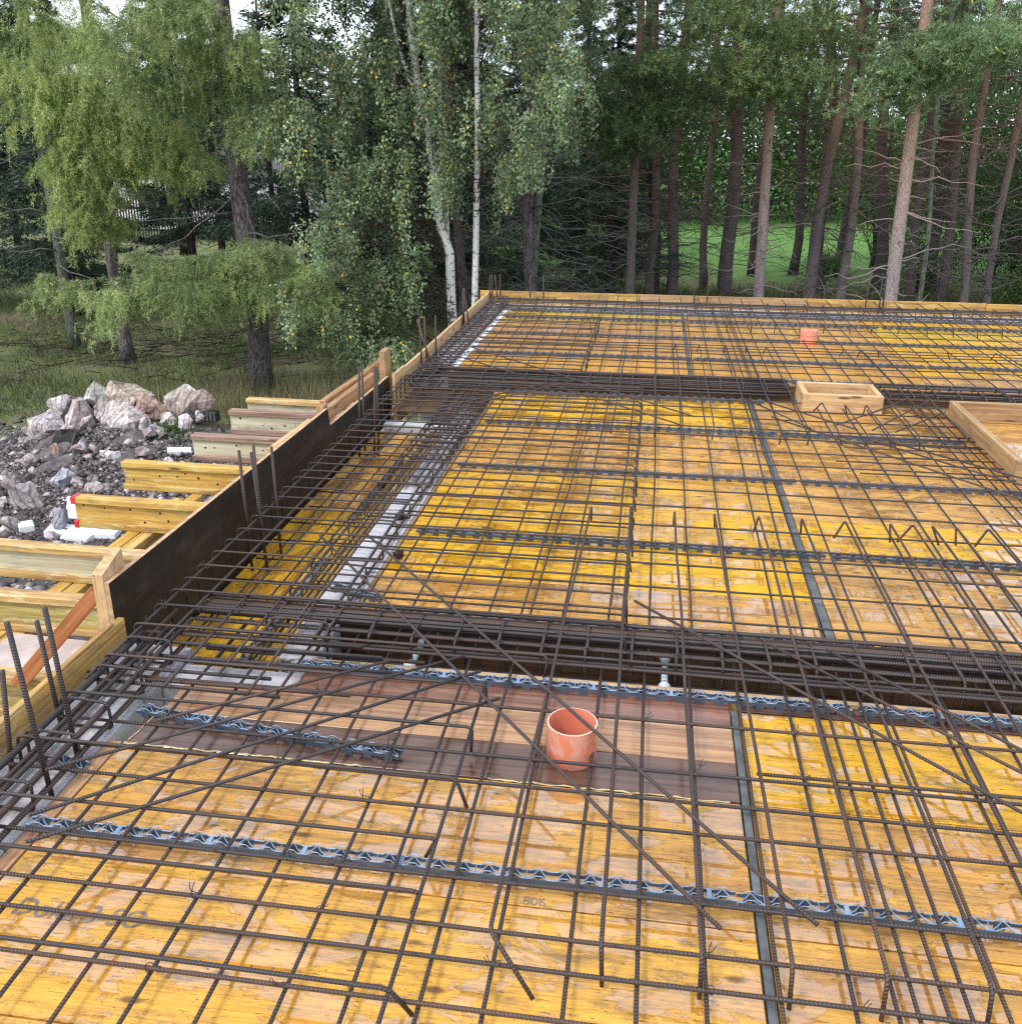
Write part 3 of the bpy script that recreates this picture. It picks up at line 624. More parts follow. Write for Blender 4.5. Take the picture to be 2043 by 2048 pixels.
cage('rebar_cage', 'tied bar cage in the second beam channel right of the small frame', (3, 7.4, 0),
     [((1.74, y, z), (5.0, y, z), r) for y, z, r in ((7.22, .06, .008), (7.32, .075, .008), (7.42, .08, .008), (7.50, .06, .008), (7.27, .045, .007), (7.37, .05, .007), (7.46, .045, .007), (7.56, .07, .007), (7.64, .055, .007), (7.71, .06, .007), (7.24, -.09, .007), (7.48, -.09, .007))],
     [(1.8 + .17 * k, 7.22, 'y', .34, -.1, .088, .0055) for k in range(19)])

# ------------------------------------------------------------------ deck: formwork panels
def panel(x0, x1, y0, y1, label, tint, wear, mat='panel', z=0.0, th=.027, group='yellow formwork panels', name='formwork_panel', along='x', cat='formwork panel'):
    g = .0026
    if along == 'x':
        b = MB(); b.box(0, 0, -th, x1 - x0 - 2 * g, y1 - y0 - 2 * g, 0, .002); o = b.build(name, M[mat], None, (x0 + g, y0 + g, z))
    else:
        b = MB(); b.box(0, 0, -th, y1 - y0 - 2 * g, x1 - x0 - 2 * g, 0, .002); o = b.build(name, M[mat], None, (x1 - g, y0 + g, z), (0, 0, PI / 2))
    o.color = (*tint, wear); tag(o, label, cat, group); return o
YB = (.86, .50, .004); YG = (.80, .46, .010); OT = (.72, .385, .06); TN = (.52, .325, .12); PO = (.80, .45, .065)
# near bay
near = [(.75, 1.40, PO, .52, 'nearest of the left column'), (1.40, 1.90, PO, .45, 'with faded lettering, left of centre'), (1.90, 2.40, OT, .60, 'in front of the brown planks')]
doka = None
for y0, y1, t, w, l in near:
    o = panel(-1.635, .353, y0, y1, 'wet worn yellow panel in the near bay, ' + l, t, w)
    if y0 == 1.40: doka = o
for y0, y1, t, w, l in [(.75, 1.40, PO, .55, 'nearest of the right column'), (1.40, 1.89, PO, .62, 'wet and streaked, second in the right column'), (1.89, 2.40, OT, .58, 'with grey puddles, third in the right column'), (2.40, 2.90, YG, .42, 'bright, beside the orange pipe planks')]:
    panel(.380, 2.42, y0, y1, 'yellow panel right of the grey joint strip, ' + l, t, w)
def plank(x0, x1, y0, y1, mat, label, z=0.0, th=.03, name='plank', along='x', group='planks filling the near bay edge', cat='plank'):
    o = panel(x0, x1, y0, y1, label, (1, 1, 1), 0, mat, z, th, group, name, along, cat); return o
plank(-1.635, .354, 2.405, 2.60, 'plank_dark', 'dark soaked plank under the orange pipe')
plank(-1.60, .354, 2.60, 2.80, 'plank', 'light orange plank behind the orange pipe')
plank(-1.20, .354, 2.80, 2.985, 'plank_red', 'reddish brown plank nearest the beam channel')
plank(.380, 2.42, 2.905, 2.985, 'plank_dark', 'narrow dark plank along the channel right of the joint strip')
plank(-1.20, 3.3, 2.988, 3.012, 'pine', 'pale timber edge along the near side of the first channel', z=.012, th=.32)
plank(-1.69, -1.638, .75, 2.42, 'plank', 'narrow orange batten along the white wall in the near bay', along='y')
def strip(x0, x1, y0, y1, label):
    b = MB(); b.box(0, 0, -.02, x1 - x0, y1 - y0, .003, .002); o = b.build('joint_strip', M['grey_strip'], None, (x0, y0, 0)); tag(o, label, 'joint strip', 'grey joint strips'); return o
strip(.3555, .3775, .75, 2.90, 'grey metal strip between the panel columns right of the orange pipe')
strip(.768, .804, 3.40, 7.19, 'grey metal strip between the panel columns of the middle bay')
strip(.350, .372, 7.79, 11.0, 'thin pale strip between the panel columns of the far bay')
# middle bay
MA = [(3.40, 3.82, OT, .58, 'orange brown, nearest the first channel'), (3.82, 4.32, YB, .22, 'bright yellow, second beyond the first channel'), (4.32, 4.82, YG, .42, 'yellow with orange stains, third beyond the first channel'), (4.82, 5.32, YG, .48, 'yellow with grey patches, fourth beyond the first channel'),
      (5.32, 5.82, OT, .52, 'tan orange, fifth beyond the first channel'), (5.82, 6.32, OT, .50, 'tan orange, sixth beyond the first channel'), (6.32, 6.80, YB, .12, 'brightest yellow, seventh beyond the first channel'), (6.80, 7.19, YB, .16, 'bright yellow, against the second channel')]
for y0, y1, t, w, l in MA: panel(-1.145, .766, y0, y1, 'panel of the middle bay, ' + l, t, w)
MBc = [(3.36, 3.86, TN, .70, 'grey tan, nearest the first channel'), (3.86, 4.35, TN, .62, 'tan, second beyond the first channel'), (4.35, 4.78, YG, .35, 'yellow, third beyond the first channel'), (4.78, 5.28, (.42, .28, .15), .86, 'pinkish grey and wet, fourth beyond the first channel'),
       (5.28, 5.80, OT, .55, 'tan, fifth beyond the first channel'), (5.80, 6.36, OT, .55, 'orange tan, before the opening frames'), (6.36, 6.80, (.30, .2, .13), .85, 'dull brown, in front of the small frame'), (6.80, 7.19, (.32, .2, .12), .85, 'dull brown, under the small frame')]
for y0, y1, t, w, l in MBc: panel(.806, 3.60, y0, y1, 'panel right of the middle joint strip, ' + l, t, w)
plank(-1.168, -1.148, 3.40, 7.19, 'oldpine', 'thin edge batten along the white inner wall', z=.002, along='y', group='edge battens')
# far bay
FA = [(7.79, 8.35, OT, .40, 'against the second channel'), (8.35, 8.85, OT, .48, 'second beyond the second channel'), (8.85, 9.40, (.56, .30, .10), .5, 'third beyond the second channel'), (9.40, 9.95, (.55, .30, .13), .5, 'before the capped pipe'), (9.95, 10.47, (.5, .3, .15), .6, 'greyish, second from the back'), (10.47, 11.0, (.62, .45, .06), .30, 'pale yellow, at the back edge')]
for y0, y1, t, w, l in FA: panel(-1.63, .348, y0, y1, 'left panel of the far bay, ' + l, t, w, 'panel_dry')
for y0, y1, t, w, l in FA: panel(.375, 2.265, y0, y1, 'middle panel of the far bay, ' + l, (OT if y0 < 10 else TN), w + .1, 'panel_dry')
for (y0, y1, t, w, l), tt in zip(FA, [TN, YG, YG, YG, (.68, .46, .02), YG]): panel(2.270, 5.0, y0, y1, 'right yellow panel of the far bay, ' + l, tt, .2 if tt is not TN else .6, 'panel_dry')
plank(-1.675, -1.633, 7.79, 11.0, 'styro', 'white edge strip along the far bay beside the left wall', z=.006, along='y', group='edge battens', name='edge_strip', cat='edge strip')
# lowered soffit beside the black formwork
panel(-1.940, -1.362, 2.95, 3.055, 'short end strip of the lowered soffit beside the white wall stub', (.62, .36, .03), .4, z=-.202, along='y', group='lowered soffit panels')
panel(-1.985, -1.362, 3.06, 5.03, 'bright yellow lowered soffit panel beside the black formwork', (.80, .46, .01), .15, z=-.2, along='y', group='lowered soffit panels')
panel(-1.985, -1.362, 5.04, 6.64, 'brown aged lowered soffit panel beside the black formwork', (.42, .22, .09), .7, z=-.2, along='y', group='lowered soffit panels')
# beam channel boxes
for y0, y1, z, l in ((3.015, 3.365, -.24, 'first'), (7.195, 7.765, -.12, 'second')):
    plank(-1.20 if l == 'first' else -1.94, 3.3 if l == 'first' else 5.0, y0 if l == 'first' else 7.0, y1, 'channel', 'dark board forming the bottom of the %s beam channel' % l, z=z, group='beam channel boards')
b = MB(); b.box(0, 0, -.24, 4.5, .024, 0); tag(b.build('channel_side_board', M['channel'], None, (-1.2, 3.368, -.002)), 'dark board on the far side of the first beam channel', 'formwork board', 'beam channel boards')
b = MB(); b.box(0, 0, -.22, 6.2, .02, 0); tag(b.build('channel_side_board', M['channel'], None, (-1.2, 7.767, -.002)), 'brown board on the far side of the second beam channel', 'formwork board', 'beam channel boards')
b = MB(); b.box(0, 0, -.22, 6.2, .02, 0); tag(b.build('channel_side_board', M['oldpine'], None, (-1.2, 7.193, .004)), 'pale board on the near side of the second beam channel', 'formwork board', 'beam channel boards')
# faded lettering
def text(s, size, loc, parent, mat, rot=(0, 0, 0), sx=1.0, name='lettering', shear=0.0, off=0.0):
    cu = bpy.data.curves.new(name, 'FONT'); cu.body = s; cu.size = size; cu.extrude = 0.0; cu.shear = shear; cu.offset = off
    t = bpy.data.objects.new('tmp', cu); COL.objects.link(t); dg = bpy.context.evaluated_depsgraph_get()
    me = bpy.data.meshes.new_from_object(t.evaluated_get(dg)); bpy.data.objects.remove(t)
    me.name = name; o = link(name, me, mat, parent, loc, rot); o.scale = (sx, 1, 1); return o
text('Doka 3-SO', .082, (.095, .275, .0012), doka, M['ink'], sx=.95, shear=.12, off=.0006)
text('.806', .042, (1.38, .502, .0012), doka, M['ink'], sx=1.0)

# ------------------------------------------------------------------ walls under the deck
def wall(x0, y0, x1, y1, ztop, label, group='white block walls', zb=GZ - .1):
    t = MB(); t.box(x0, y0, zb, x1, y1, ztop, .004); o = t.build('block_wall', M['block']); tag(o, label, 'wall', group); return o
wall(-1.945, .4, -1.70, 3.045, -.006, 'white block wall along the near left board')
wall(-1.698, 2.79, -1.205, 2.945, -.02, 'white block wall stub at the end of the first channel')
wall(-1.356, 3.046, -1.205, 3.40, -.03, 'grey block wall end beside the first beam channel')
wall(-1.356, 3.402, -1.172, 5.05, -.004, 'white block wall beside the middle bay, nearer length')
wall(-1.356, 5.052, -1.172, 6.648, -.02, 'dirtier grey far length of the block wall beside the middle bay').data.materials[0] = M['block_dirty']
wall(-1.945, 6.68, -1.205, 6.80, -.15, 'white block wall stub at the end of the second channel')
wall(-1.945, 7.77, -1.68, 11.02, -.004, 'white block wall beside the far bay')
wall(-1.945, 11.022, 5.0, 11.61, -.02, 'block wall under the back board')

# ------------------------------------------------------------------ edge boards
def ybo(x, y0, y1, z0, z1, th, mat, name, label, group, edge=None, cat='formwork board'):
    """upright board along y; x is its inner face, thickness grows to -x"""
    b = MB(); b.box(0, -th, z0, y1 - y0, 0, z1, .0015)
    o = b.build(name, mat, None, (x - th, y0, 0), (0, 0, PI / 2)); o.location.x = x - th
    o.rotation_euler = (0, 0, PI / 2); tag(o, label, cat, group); return o
b = MB(); b.box(0, 0, -.30, 2.62, .027, .118, .002); b.box(1.3, .001, .119, 2.55, .024, .131, .003)
o = b.build('edge_board', M['yellow'], None, (-1.95, .40, 0), (0, 0, PI / 2)); tag(o, 'yellow edge board with chipped top at the near left', 'formwork board', 'edge formwork boards')
# black film-faced sheet with its notch
t = empty('black_formwork_sheet', (-2.0, 3.03, -.3)); tag(t, 'tall black film faced sheet with a stepped notch on the left', 'formwork sheet', 'edge formwork boards')
def notched(th0, th1, z0, grow=0.0):
    prof = [(0, z0), (0, .255), (2.60, .250), (2.63, .130), (4.06, .120), (4.06, z0)]
    prof = [(y, z) for y, z in prof]
    V = [(th0, y, z) for y, z in prof] + [(th1, y, z) for y, z in prof]; n = len(prof)
    F = [list(range(n))[::-1], list(range(n, 2 * n))] + [[i, (i + 1) % n, n + (i + 1) % n, n + i] for i in range(n)]
    m = MB(); m.add(V, F); return m
notched(-.019, 0.0, -.24).build('core', M['ply_edge'], t, (0, 0, .3))
V = [(.0012, 0.002, -.24), (.0012, 4.058, -.24), (.0012, 4.058, .1185), (.0012, 2.628, .1285), (.0012, 2.5985, .2485), (.0012, .002, .2535)]
m = MB(); m.add(V, [[0, 1, 2, 3, 4, 5]]); m.build('film_face', M['black'], t, (0, 0, .3))
b = MB(); b.box(0, 0, -.25, 4.50, .027, .122, .002); o = b.build('edge_board', M['pine'], None, (-1.948, 7.12, 0), (0, 0, PI / 2)); tag(o, 'pale pine edge board along the far left side', 'formwork board', 'edge formwork boards')
b = MB(); b.box(0, 0, -.25, .33, .024, .16, .002); o = b.build('edge_board', M['pine'], None, (-1.960, 6.985, 0), (0, 0, PI / 2)); o.location.x = -1.922; tag(o, 'short pale board piece where the black sheet ends', 'formwork board', 'edge formwork boards')
for (a, c, mt, l) in ((-2.08, -.17, 'yellow', 'left yellow length of the back edge board'), (-.168, 1.81, 'oldpine', 'grey worn second length of the back edge board'), (1.812, 3.79, 'yellow', 'yellow third length of the back edge board'), (3.792, 5.6, 'yellow', 'rightmost yellow length of the back edge board')):
    b = MB(); b.box(0, 0, -.30, c - a - .004, .027, .128 + J(.004), .002); tag(b.build('edge_board', M[mt], None, (a, 11.62, 0)), l, 'formwork board', 'edge formwork boards')
# stakes, brace, outer wales
def stake(x, y0, y1, z0, z1, mat, label, th=.045, tilt=0.0, slope=.0):
    L = z1 - z0
    V = [(0, 0, 0), (0, 0, th), (0, y1 - y0, th), (0, y1 - y0, 0), (L - slope, 0, 0), (L - slope, 0, th), (L, y1 - y0, th), (L, y1 - y0, 0)]
    F = [[0, 1, 2, 3][::-1], [4, 5, 6, 7], [0, 1, 5, 4], [1, 2, 6, 5], [2, 3, 7, 6], [3, 0, 4, 7]]
    m = MB(); m.add(V, [f[::-1] for f in F])
    o = m.build('stake', mat, None, (x, y0, z0), (0, -PI / 2, 0)); o.rotation_euler = (tilt, -PI / 2, 0)
    tag(o, label, 'stake', 'timber stakes behind the formwork'); return o
stake(-2.024, 3.035, 3.19, -.30, .335, M['pine'], 'rough pine stake at the near end of the black sheet', slope=.05)
stake(-2.024, 5.62, 5.70, -.22, .265, M['oldpine'], 'small stake in the notch of the black sheet')
stake(-2.024, 5.20, 5.27, -.22, .215, M['oldpine'], 'short stake behind the black sheet before its notch')
stake(-2.026, 7.08, 7.26, -.22, .31, M['oldpine'], 'tall stake where the black sheet meets the pale board')
for k, (y0, y1, xo, z, l) in enumerate(((4.9, 5.58, -2.075, .205, 'short sloping timber behind the black sheet at its notch'), (5.75, 7.0, -2.075, .19, 'inner outside timber beyond the notch of the black sheet'), (6.0, 7.55, -2.14, .20, 'outer outside timber beyond the notch of the black sheet'))):
    b = MB(); b.box(0, 0, -.09, y1 - y0, .045, 0, .003); o = b.build('wale_timber', M['plank'] if k else M['pine'], None, (xo, y0, z), (0, .02, PI / 2)); tag(o, l, 'timber', 'outside timbers of the formwork')
a = Vector((-2.47, 3.02, -.235)); c = Vector((-2.072, 3.055, .20)); d = (c - a)
b = MB(); b.box(0, -.014, -.03, d.length, .014, .03, .002); o = b.build('brace', M['orange_slat'], None, a); o.rotation_euler = d.to_track_quat('X', 'Z').to_euler(); tag(o, 'orange slanting brace slat propping the pine stake', 'brace')

# ------------------------------------------------------------------ timber I-beams
def hbeam(x0, x1, y, ztop, mf, mw, label, cap=None, rz=0.0, group='timber I-beams sticking out under the formwork', holes=False, length=None, mark=None):
    L = (x1 - x0) if length is None else length
    t = empty('timber_beam', (x0, y, ztop - .2), rz); tag(t, label, 'timber beam', group)
    f = MB(); f.box(0, 0, .16, L, .08, .2, .004); f.build('top_flange', mf, t)
    w = MB(); w.box(.002, .0265, .04, L - .002, .0535, .16); w.build('web', mw, t)
    f = MB(); f.box(0, 0, 0, L, .08, .04, .004); f.build('bottom_flange', mf, t)
    if cap is not None:
        for z in (.0, .16):
            k = MB(); k.box(-.006, -.003, z - .003, .025, .083, z + .043, .002); k.build('end_cap', cap, t)
    if holes:
        for i in range(6):
            h = MB(); hx = .12 + .11 * i + J(.06); hz = .10 + J(.045); r = .006 + rnd.random() * .004
            ring = [(hx + r * math.cos(a), .0258, hz + r * math.sin(a)) for a in np.linspace(0, 2 * PI, 9)[:-1]]
            h.add(ring, [list(range(8))]); h.build('nail_hole', M['black_plastic'], t)
    if mark: text(mark, .085, (L - .86, .0255, .062), t, M['ink_light'], (PI / 2, 0, 0), 1.0, 'stamp_mark')
    return t
MB_, MD, MP, MF, MO = M['beam_bright'], M['beam_dull'], M['beam_pale'], M['beam_flange'], M['beam_old']
hbeam(-3.6, -1.97, 2.62, -.228, MF, MD, 'olive timber beam lowest in the left corner below the edge board')
hbeam(-3.7, -1.97, 3.06, -.228, MF, MD, 'tan timber beam under the lower end of the orange brace')
hbeam(-3.9, -1.40, 3.75, -.228, MF, MD, 'olive web timber beam behind the pine stake')
hbeam(-3.9, -1.40, 4.33, -.228, MF, MP, 'pale web timber beam running off the left photo edge', rz=-.03)
hbeam(-3.49, -1.40, 5.05, -.228, MB_, MB_, 'golden timber beam with red plastic end caps', M['red_cap'], rz=-.03, holes=True)
hbeam(-3.55, -1.40, 5.74, -.228, MB_, MB_, 'bright yellow timber beam with a few nail holes', None, rz=-.02, holes=True)
hbeam(-3.37, -1.40, 6.42, -.228, MO, MP, 'weathered pale beam with nail holes, in front of the rocks', None, rz=-.03, holes=True)
hbeam(-3.38, -1.97, 7.12, -.228, MO, MP, 'weathered pale beam with stamped letters and nail holes', None, rz=-.02, holes=True, mark='PERI')
hbeam(-3.39, -1.97, 7.50, -.228, MF, MP, 'farthest timber beam with a fresh orange brown flange', None, rz=-.03)
hbeam(0, 0, 2.5, -.430, MB_, MD, 'left carrier beam running lengthwise under the other beams', length=3.2, rz=PI / 2).location = (-3.06, 2.45, -.63)
hbeam(0, 0, 2.5, -.430, MB_, MD, 'right carrier beam running lengthwise under the other beams', length=3.2, rz=PI / 2).location = (-2.97, 2.55, -.63)
hbeam(0, 0, 2.5, -.430, MD, MD, 'dark carrier beam close under the black formwork', length=3.4, rz=PI / 2).location = (-2.45, 2.3, -.63)
b = MB(); b.box(0, 0, -.02, 1.0, .45, 0, .002); tag(b.build('dusty_board', mat_plain('dusty_board', (.46, .38, .36), (.62, .54, .52), 9, .9), None, (-2.62, 2.72, -.428), (0, 0, PI / 2 - .05)), 'pale dusty board lying between the beams by the edge board', 'board')
o = bpy.context.scene.objects[-1] if False else None

# ------------------------------------------------------------------ plastic lattice spacers
def lattice_mesh(L, seed=0):
    m = MB(); m2 = MB(); r = random.Random(seed); p = .0685; n = int(L / p)
    for s in (-1, 1):
        y = s * .017
        m.box(0, y - .0016, .013, n * p, y + .0016, .024)
        for k in range(n):
            x = k * p + .018
            m.box(x, y - .0022, 0, x + .028, y + .0022, .0135)
    for k in range(n):
        x = k * p
        m.box(x + .02, -.0165, .0135, x + .026, .0165, .017)
        m2.tube([(x, -.016, .025), (x + p * .28, -.002, .027), (x + p * .5, .014, .031), (x + p * .72, -.002, .027), (x + p, -.016, .025)], .0017, 4, False, False)
        for y in (-.016, .016):
            m2.tube([(x, y, .0245), (x + p * .2, y, .0248), (x + p * .38, y, .035), (x + p * .62, y, .035), (x + p * .8, y, .0248), (x + p, y, .0245)], .0018, 4, False, False)
        if k % 2: m2.tube([(x + p * .0, -.016, .024), (x + p * .0, .016, .024)], .0016, 4, False, False)
        if k % 4 == 3: m2.box(x + p - .006, -.017, .018, x + p + .006, .017, .026)
    return m, m2
LATT = {}; M['spacer_far'] = mat_plain('dull_grey_plastic', (0.10, 0.13, 0.18), (0.15, 0.19, 0.25), 20, 0.45, 0.0)
def spacer(x, y, L, rz, label, z=0.0005, group='blue grey plastic spacer strips'):
    key = (round(L, 2), y > 3.2)
    if key not in LATT:
        a, c = lattice_mesh(L)
        e = a.build('feet', M['spacer']); f = c.build('lattice', M['spacer_far'] if y > 3.2 else M['spacer_top']); LATT[key] = (e.data, f.data)
        bpy.data.objects.remove(e); bpy.data.objects.remove(f)
    t = empty('spacer_strip', (x, y, z), rz); tag(t, label, 'spacer strip', group)
    link('feet', LATT[key][0], None, t); link('lattice', LATT[key][1], None, t); return t
spacer(-1.68, 1.985, 2.0, .002, 'left length of the long spacer strip in front of the orange pipe'); spacer(.309, 1.985, 2.0, -.002, 'right length of the long spacer strip in front of the orange pipe')
spacer(-1.66, 2.575, 1.02, -.125, 'short skewed spacer strip on the dark plank left of the orange pipe')
spacer(-1.22, 2.945, 2.0, .001, 'left length of the spacer strip along the first channel edge'); spacer(.79, 2.943, 1.6, 0, 'right length of the spacer strip along the first channel edge')
spacer(-1.05, 3.425, 2.0, -.012, 'left spacer strip just beyond the first channel'); spacer(.96, 3.40, 2.0, -.01, 'right spacer strip just beyond the first channel')
for y, n in ((4.29, 'first'), (5.35, 'second'), (6.31, 'third')):
    spacer(-1.10 if n != 'third' else -1.1, y, 2.0, .0, 'left %s spacer strip beyond the first channel on the middle bay' % n)
    spacer(.91, y, 2.0 if n != 'third' else 1.2, .0, 'right %s spacer strip beyond the first channel on the middle bay' % n)
spacer(-1.1, 7.15, 2.0, 0, 'spacer strip along the near edge of the second channel')
for y, n in ((7.86, 'first'), (8.61, 'second'), (9.58, 'third'), (10.50, 'fourth'), (10.95, 'fifth')):
    for x, l in ((-1.6, 'left'), (.41, 'middle'), (2.42, 'right')):
        spacer(x, y, 2.0, 0, '%s length of the %s spacer strip beyond the second channel' % (l, n))
spacer(-1.33, 3.62, .28, -.35, 'short skewed spacer piece on the white inner wall', z=-.002); spacer(-1.80, 2.28, .2, -.2, 'spacer piece under the bars on the near white wall', z=-.004)
for k, (x, y0, l) in enumerate(((-1.60, 3.2, 'near'), (-1.62, 4.8, 'far'))):
    spacer(x, y0, 1.2, PI / 2, '%s lengthwise spacer strip on the lowered soffit' % l, z=-.199)
def wheel(x, y, z, label):
    m = MB(); n = 20
    m.tube([(0, 0, 0), (0, .014, 0)], .024, n); m.tube([(-.004, .003, .018), (-.004, .011, .040)], .004, 6); m.tube([(.01, .003, .016), (.014, .011, .036)], .004, 6)
    for k in range(7): m.tube([(.024 * math.cos(k * .9), .007, .024 * math.sin(k * .9)), (.031 * math.cos(k * .9), .007, .031 * math.sin(k * .9))], .004, 5)
    o = m.build('bar_spacer', M['black_plastic'], None, (x, y, z), (0.3, .2, .4)); tag(o, label, 'bar spacer', 'small black bar spacers')
wheel(-1.10, 3.93, .035, 'small black bar spacer at the edge of the middle bay near the first channel'); wheel(-1.22, 4.42, .03, 'small black bar spacer on the white inner wall'); wheel(-1.60, 5.40, -.165, 'small black bar spacer on the brown lowered soffit')
b = MB(); b.box(0, 0, 0, .10, .05, .02, .004); tag(b.build('plastic_cap', M['green'], None, (-1.08, 7.80, .001), (0, 0, .05)), 'small bright green plastic piece at the second channel', 'plastic piece')
# tie tubes across the first channel
def tube_thing(p0, p1, label):
    a = Vector(p0); c = Vector(p1); d = (c - a); t = empty('tie_tube', a); tag(t, label, 'plastic tube', 'pale tie tubes in the first channel')
    m = MB(); m.tube([d * .12, d * .88], .0125, 12); m.build('tube', M['pvc'], t)
    for e0, e1 in ((0.0, .13), (1.0, .87)):
        k = MB(); k.tube([d * e0, d * (e0 * .6 + e1 * .4), d * e1, d * (e1 + (e1 - e0) * .12)], [.024, .022, .015, .015], 12); k.build('cone', M['pvc'], t)
tube_thing((-.822, 3.022, .0), (-.849, 3.355, -.085), 'left pale plastic tube across the first beam channel')
tube_thing((.127, 3.022, -.005), (.136, 3.355, -.07), 'right pale plastic tube across the first beam channel')
# foam beads
def foam(pts, label):
    r = random.Random(len(pts)); m = MB(); Q = []
    for i in range(len(pts) - 1):
        a, c = Vector(pts[i]), Vector(pts[i + 1]); n = max(2, int((c - a).length / .02))
        for k in range(n): Q.append(a.lerp(c, k / n) + Vector((r.uniform(-.003, .003), r.uniform(-.004, .004), 0)))
    m.tube(Q, [.0014 + r.random() * .0026 for _ in Q], 6); tag(m.build('foam_bead', M['foam']), label, 'foam bead', 'cream foam beads')
foam([(-1.63, 2.407, .002), (-.80, 2.404, .002)], 'cream foam bead along the dark plank at the left'); foam([(-.42, 2.404, .0), (.34, 2.402, -.001)], 'cream foam bead along the dark plank below the orange pipe')
foam([(-1.60, 2.63, .002), (-1.62, 2.41, .002)], 'cream foam bead at the left plank end'); foam([(-1.20, 2.80, .003), (-1.205, 2.97, .006)], 'pale foam bead at the end of the reddish plank'); foam([(-1.18, 2.99, .014), (-.95, 3.0, .016)], 'foam lump on the pale channel edge')

# ------------------------------------------------------------------ orange pipes
def ring_tube(m, r, z0, z1, n=56, inner=False):
    V = []; F = []
    for z in (z0, z1):
        for k in range(n):
            a = 2 * PI * k / n; V.append((r * math.cos(a), r * math.sin(a), z))
    for k in range(n):
        q = [k, (k + 1) % n, n + (k + 1) % n, n + k]; F.append(q[::-1] if inner else q)
    m.add(V, F, True)
def rimring(m, r0, r1, z, n=56, chip=0):
    V = []; F = []
    for k in range(n):
        a = 2 * PI * k / n
        V.append((r0 * math.cos(a), r0 * math.sin(a), z)); V.append((r1 * math.cos(a), r1 * math.sin(a), z + .0006))
    for k in range(n):
        j = (k + 1) % n; F.append([2 * k, 2 * k + 1, 2 * j + 1, 2 * j])
    m.add(V, F)
t = empty('orange_pipe', (-.171, 2.563, 0)); tag(t, 'open scratched orange pipe stub standing on the dark plank', 'pipe', 'orange pipe stubs')
m = MB(); ring_tube(m, .0800, 0, .128); m.build('outer_wall', M['pipe'], t); m = MB(); ring_tube(m, .0758, .002, .128, inner=True); m.build('inner_wall', M['pipe_in'], t)
m = MB(); rimring(m, .0800, .0758, .128); m.build('cut_rim', M['pipe_cut'], t)
m = MB(); m.add([(.0757 * math.cos(a), .0757 * math.sin(a), .003) for a in np.linspace(0, 2 * PI, 33)[:-1]], [list(range(32))]); m.build('bottom', M['plank_dark'], t)
t = empty('orange_pipe', (1.54, 9.57, 0)); tag(t, 'capped orange pipe stub standing far back on the deck', 'pipe', 'orange pipe stubs')
m = MB(); ring_tube(m, .0800, 0, .10); m.build('outer_wall', M['pipe'], t)
m = MB(); ring_tube(m, .0835, .09, .136); m.add([(.0835 * math.cos(a), .0835 * math.sin(a), .136) for a in np.linspace(0, 2 * PI, 41)[:-1]], [list(range(40))]); m.build('cap', M['pipe'], t)

# ------------------------------------------------------------------ opening frames of planks
def frame(x0, x1, y0, y1, z, th, mat, label):
    t = empty('opening_frame', ((x0 + x1) / 2, (y0 + y1) / 2, 0)); tag(t, label, 'opening frame', 'timber frames for slab openings')
    cx, cy = (x0 + x1) / 2, (y0 + y1) / 2
    for y in (y0, y1 - th):
        b = MB(); b.box(0, 0, 0, x1 - x0, th, z, .002); b.build('cross_board', mat, t, (x0 - cx, y - cy, .0008))
    for x in (x0, x1 - th):
        b = MB(); b.box(0, 0, 0, y1 - y0 - 2 * th - .004, th, z - .002, .002); b.build('side_board', mat, t, (x + th - cx, y0 + th + .002 - cy, .0008), (0, 0, PI / 2))
frame(1.135, 1.695, 6.955, 7.355, .140, .040, M['pine'], 'small pale plank frame for a slab opening by the second channel')
frame(2.135, 3.55, 5.545, 6.93, .140, .045, M['oldpine'], 'big weathered plank frame cut by the right photo edge')

# ------------------------------------------------------------------ ground
def hgt(x, y):
    return (np.sin(x * .31 + 1.3) * np.cos(y * .27) * .10 + np.sin(x * .9 + y * .7) * .035) * np.clip((np.abs(y - 5) + np.abs(x)) / 12, 0, 1) + np.clip((y - 60) / 60, 0, 1) * .5
xa = np.concatenate([np.linspace(-300, -40, 26), np.linspace(-38, 38, 150), np.linspace(40, 300, 26)]); ya = np.concatenate([np.linspace(-120, -5, 12), np.linspace(-4, 60, 130), np.linspace(62, 420, 40)])
X, Y = np.meshgrid(xa, ya); Z = hgt(X, Y); nx = len(xa)
V = np.stack([X.ravel(), Y.ravel(), Z.ravel()], 1); I = (np.arange(len(ya) - 1)[:, None] * nx + np.arange(nx - 1)[None, :]).ravel()
tag(link('ground', np_mesh('ground', V, np.stack([I, I + 1, I + nx + 1, I + nx], 1), True), M['ground'], None, (0, 0, GZ)), 'forest floor, dark dug soil and green meadow beyond', None, None, 'structure')

# ------------------------------------------------------------------ scatter primitives
def unit(v): return v / np.maximum(np.linalg.norm(v, axis=1, keepdims=True), 1e-9)
def blades(P, D, L, W, N=None):
    """thin triangles from P along D"""
    n = len(P); S = unit(np.cross(D, rng.normal(size=(n, 3)))) * (np.asarray(W).reshape(-1, 1) * .5)
    T = P + D * np.asarray(L).reshape(-1, 1)
    V = np.stack([P - S, P + S, T], 1).reshape(-1, 3); return V, np.arange(3 * n).reshape(-1, 3)
def leaves(P, D, L, W):
    """pointed quads"""
    n = len(P); S = unit(np.cross(D, rng.normal(size=(n, 3)))) * (np.asarray(W).reshape(-1, 1) * .5); L = np.asarray(L).reshape(-1, 1)
    V = np.stack([P, P + D * L * .42 + S, P + D * L, P + D * L * .42 - S], 1).reshape(-1, 3); return V, np.arange(4 * n).reshape(-1, 4)
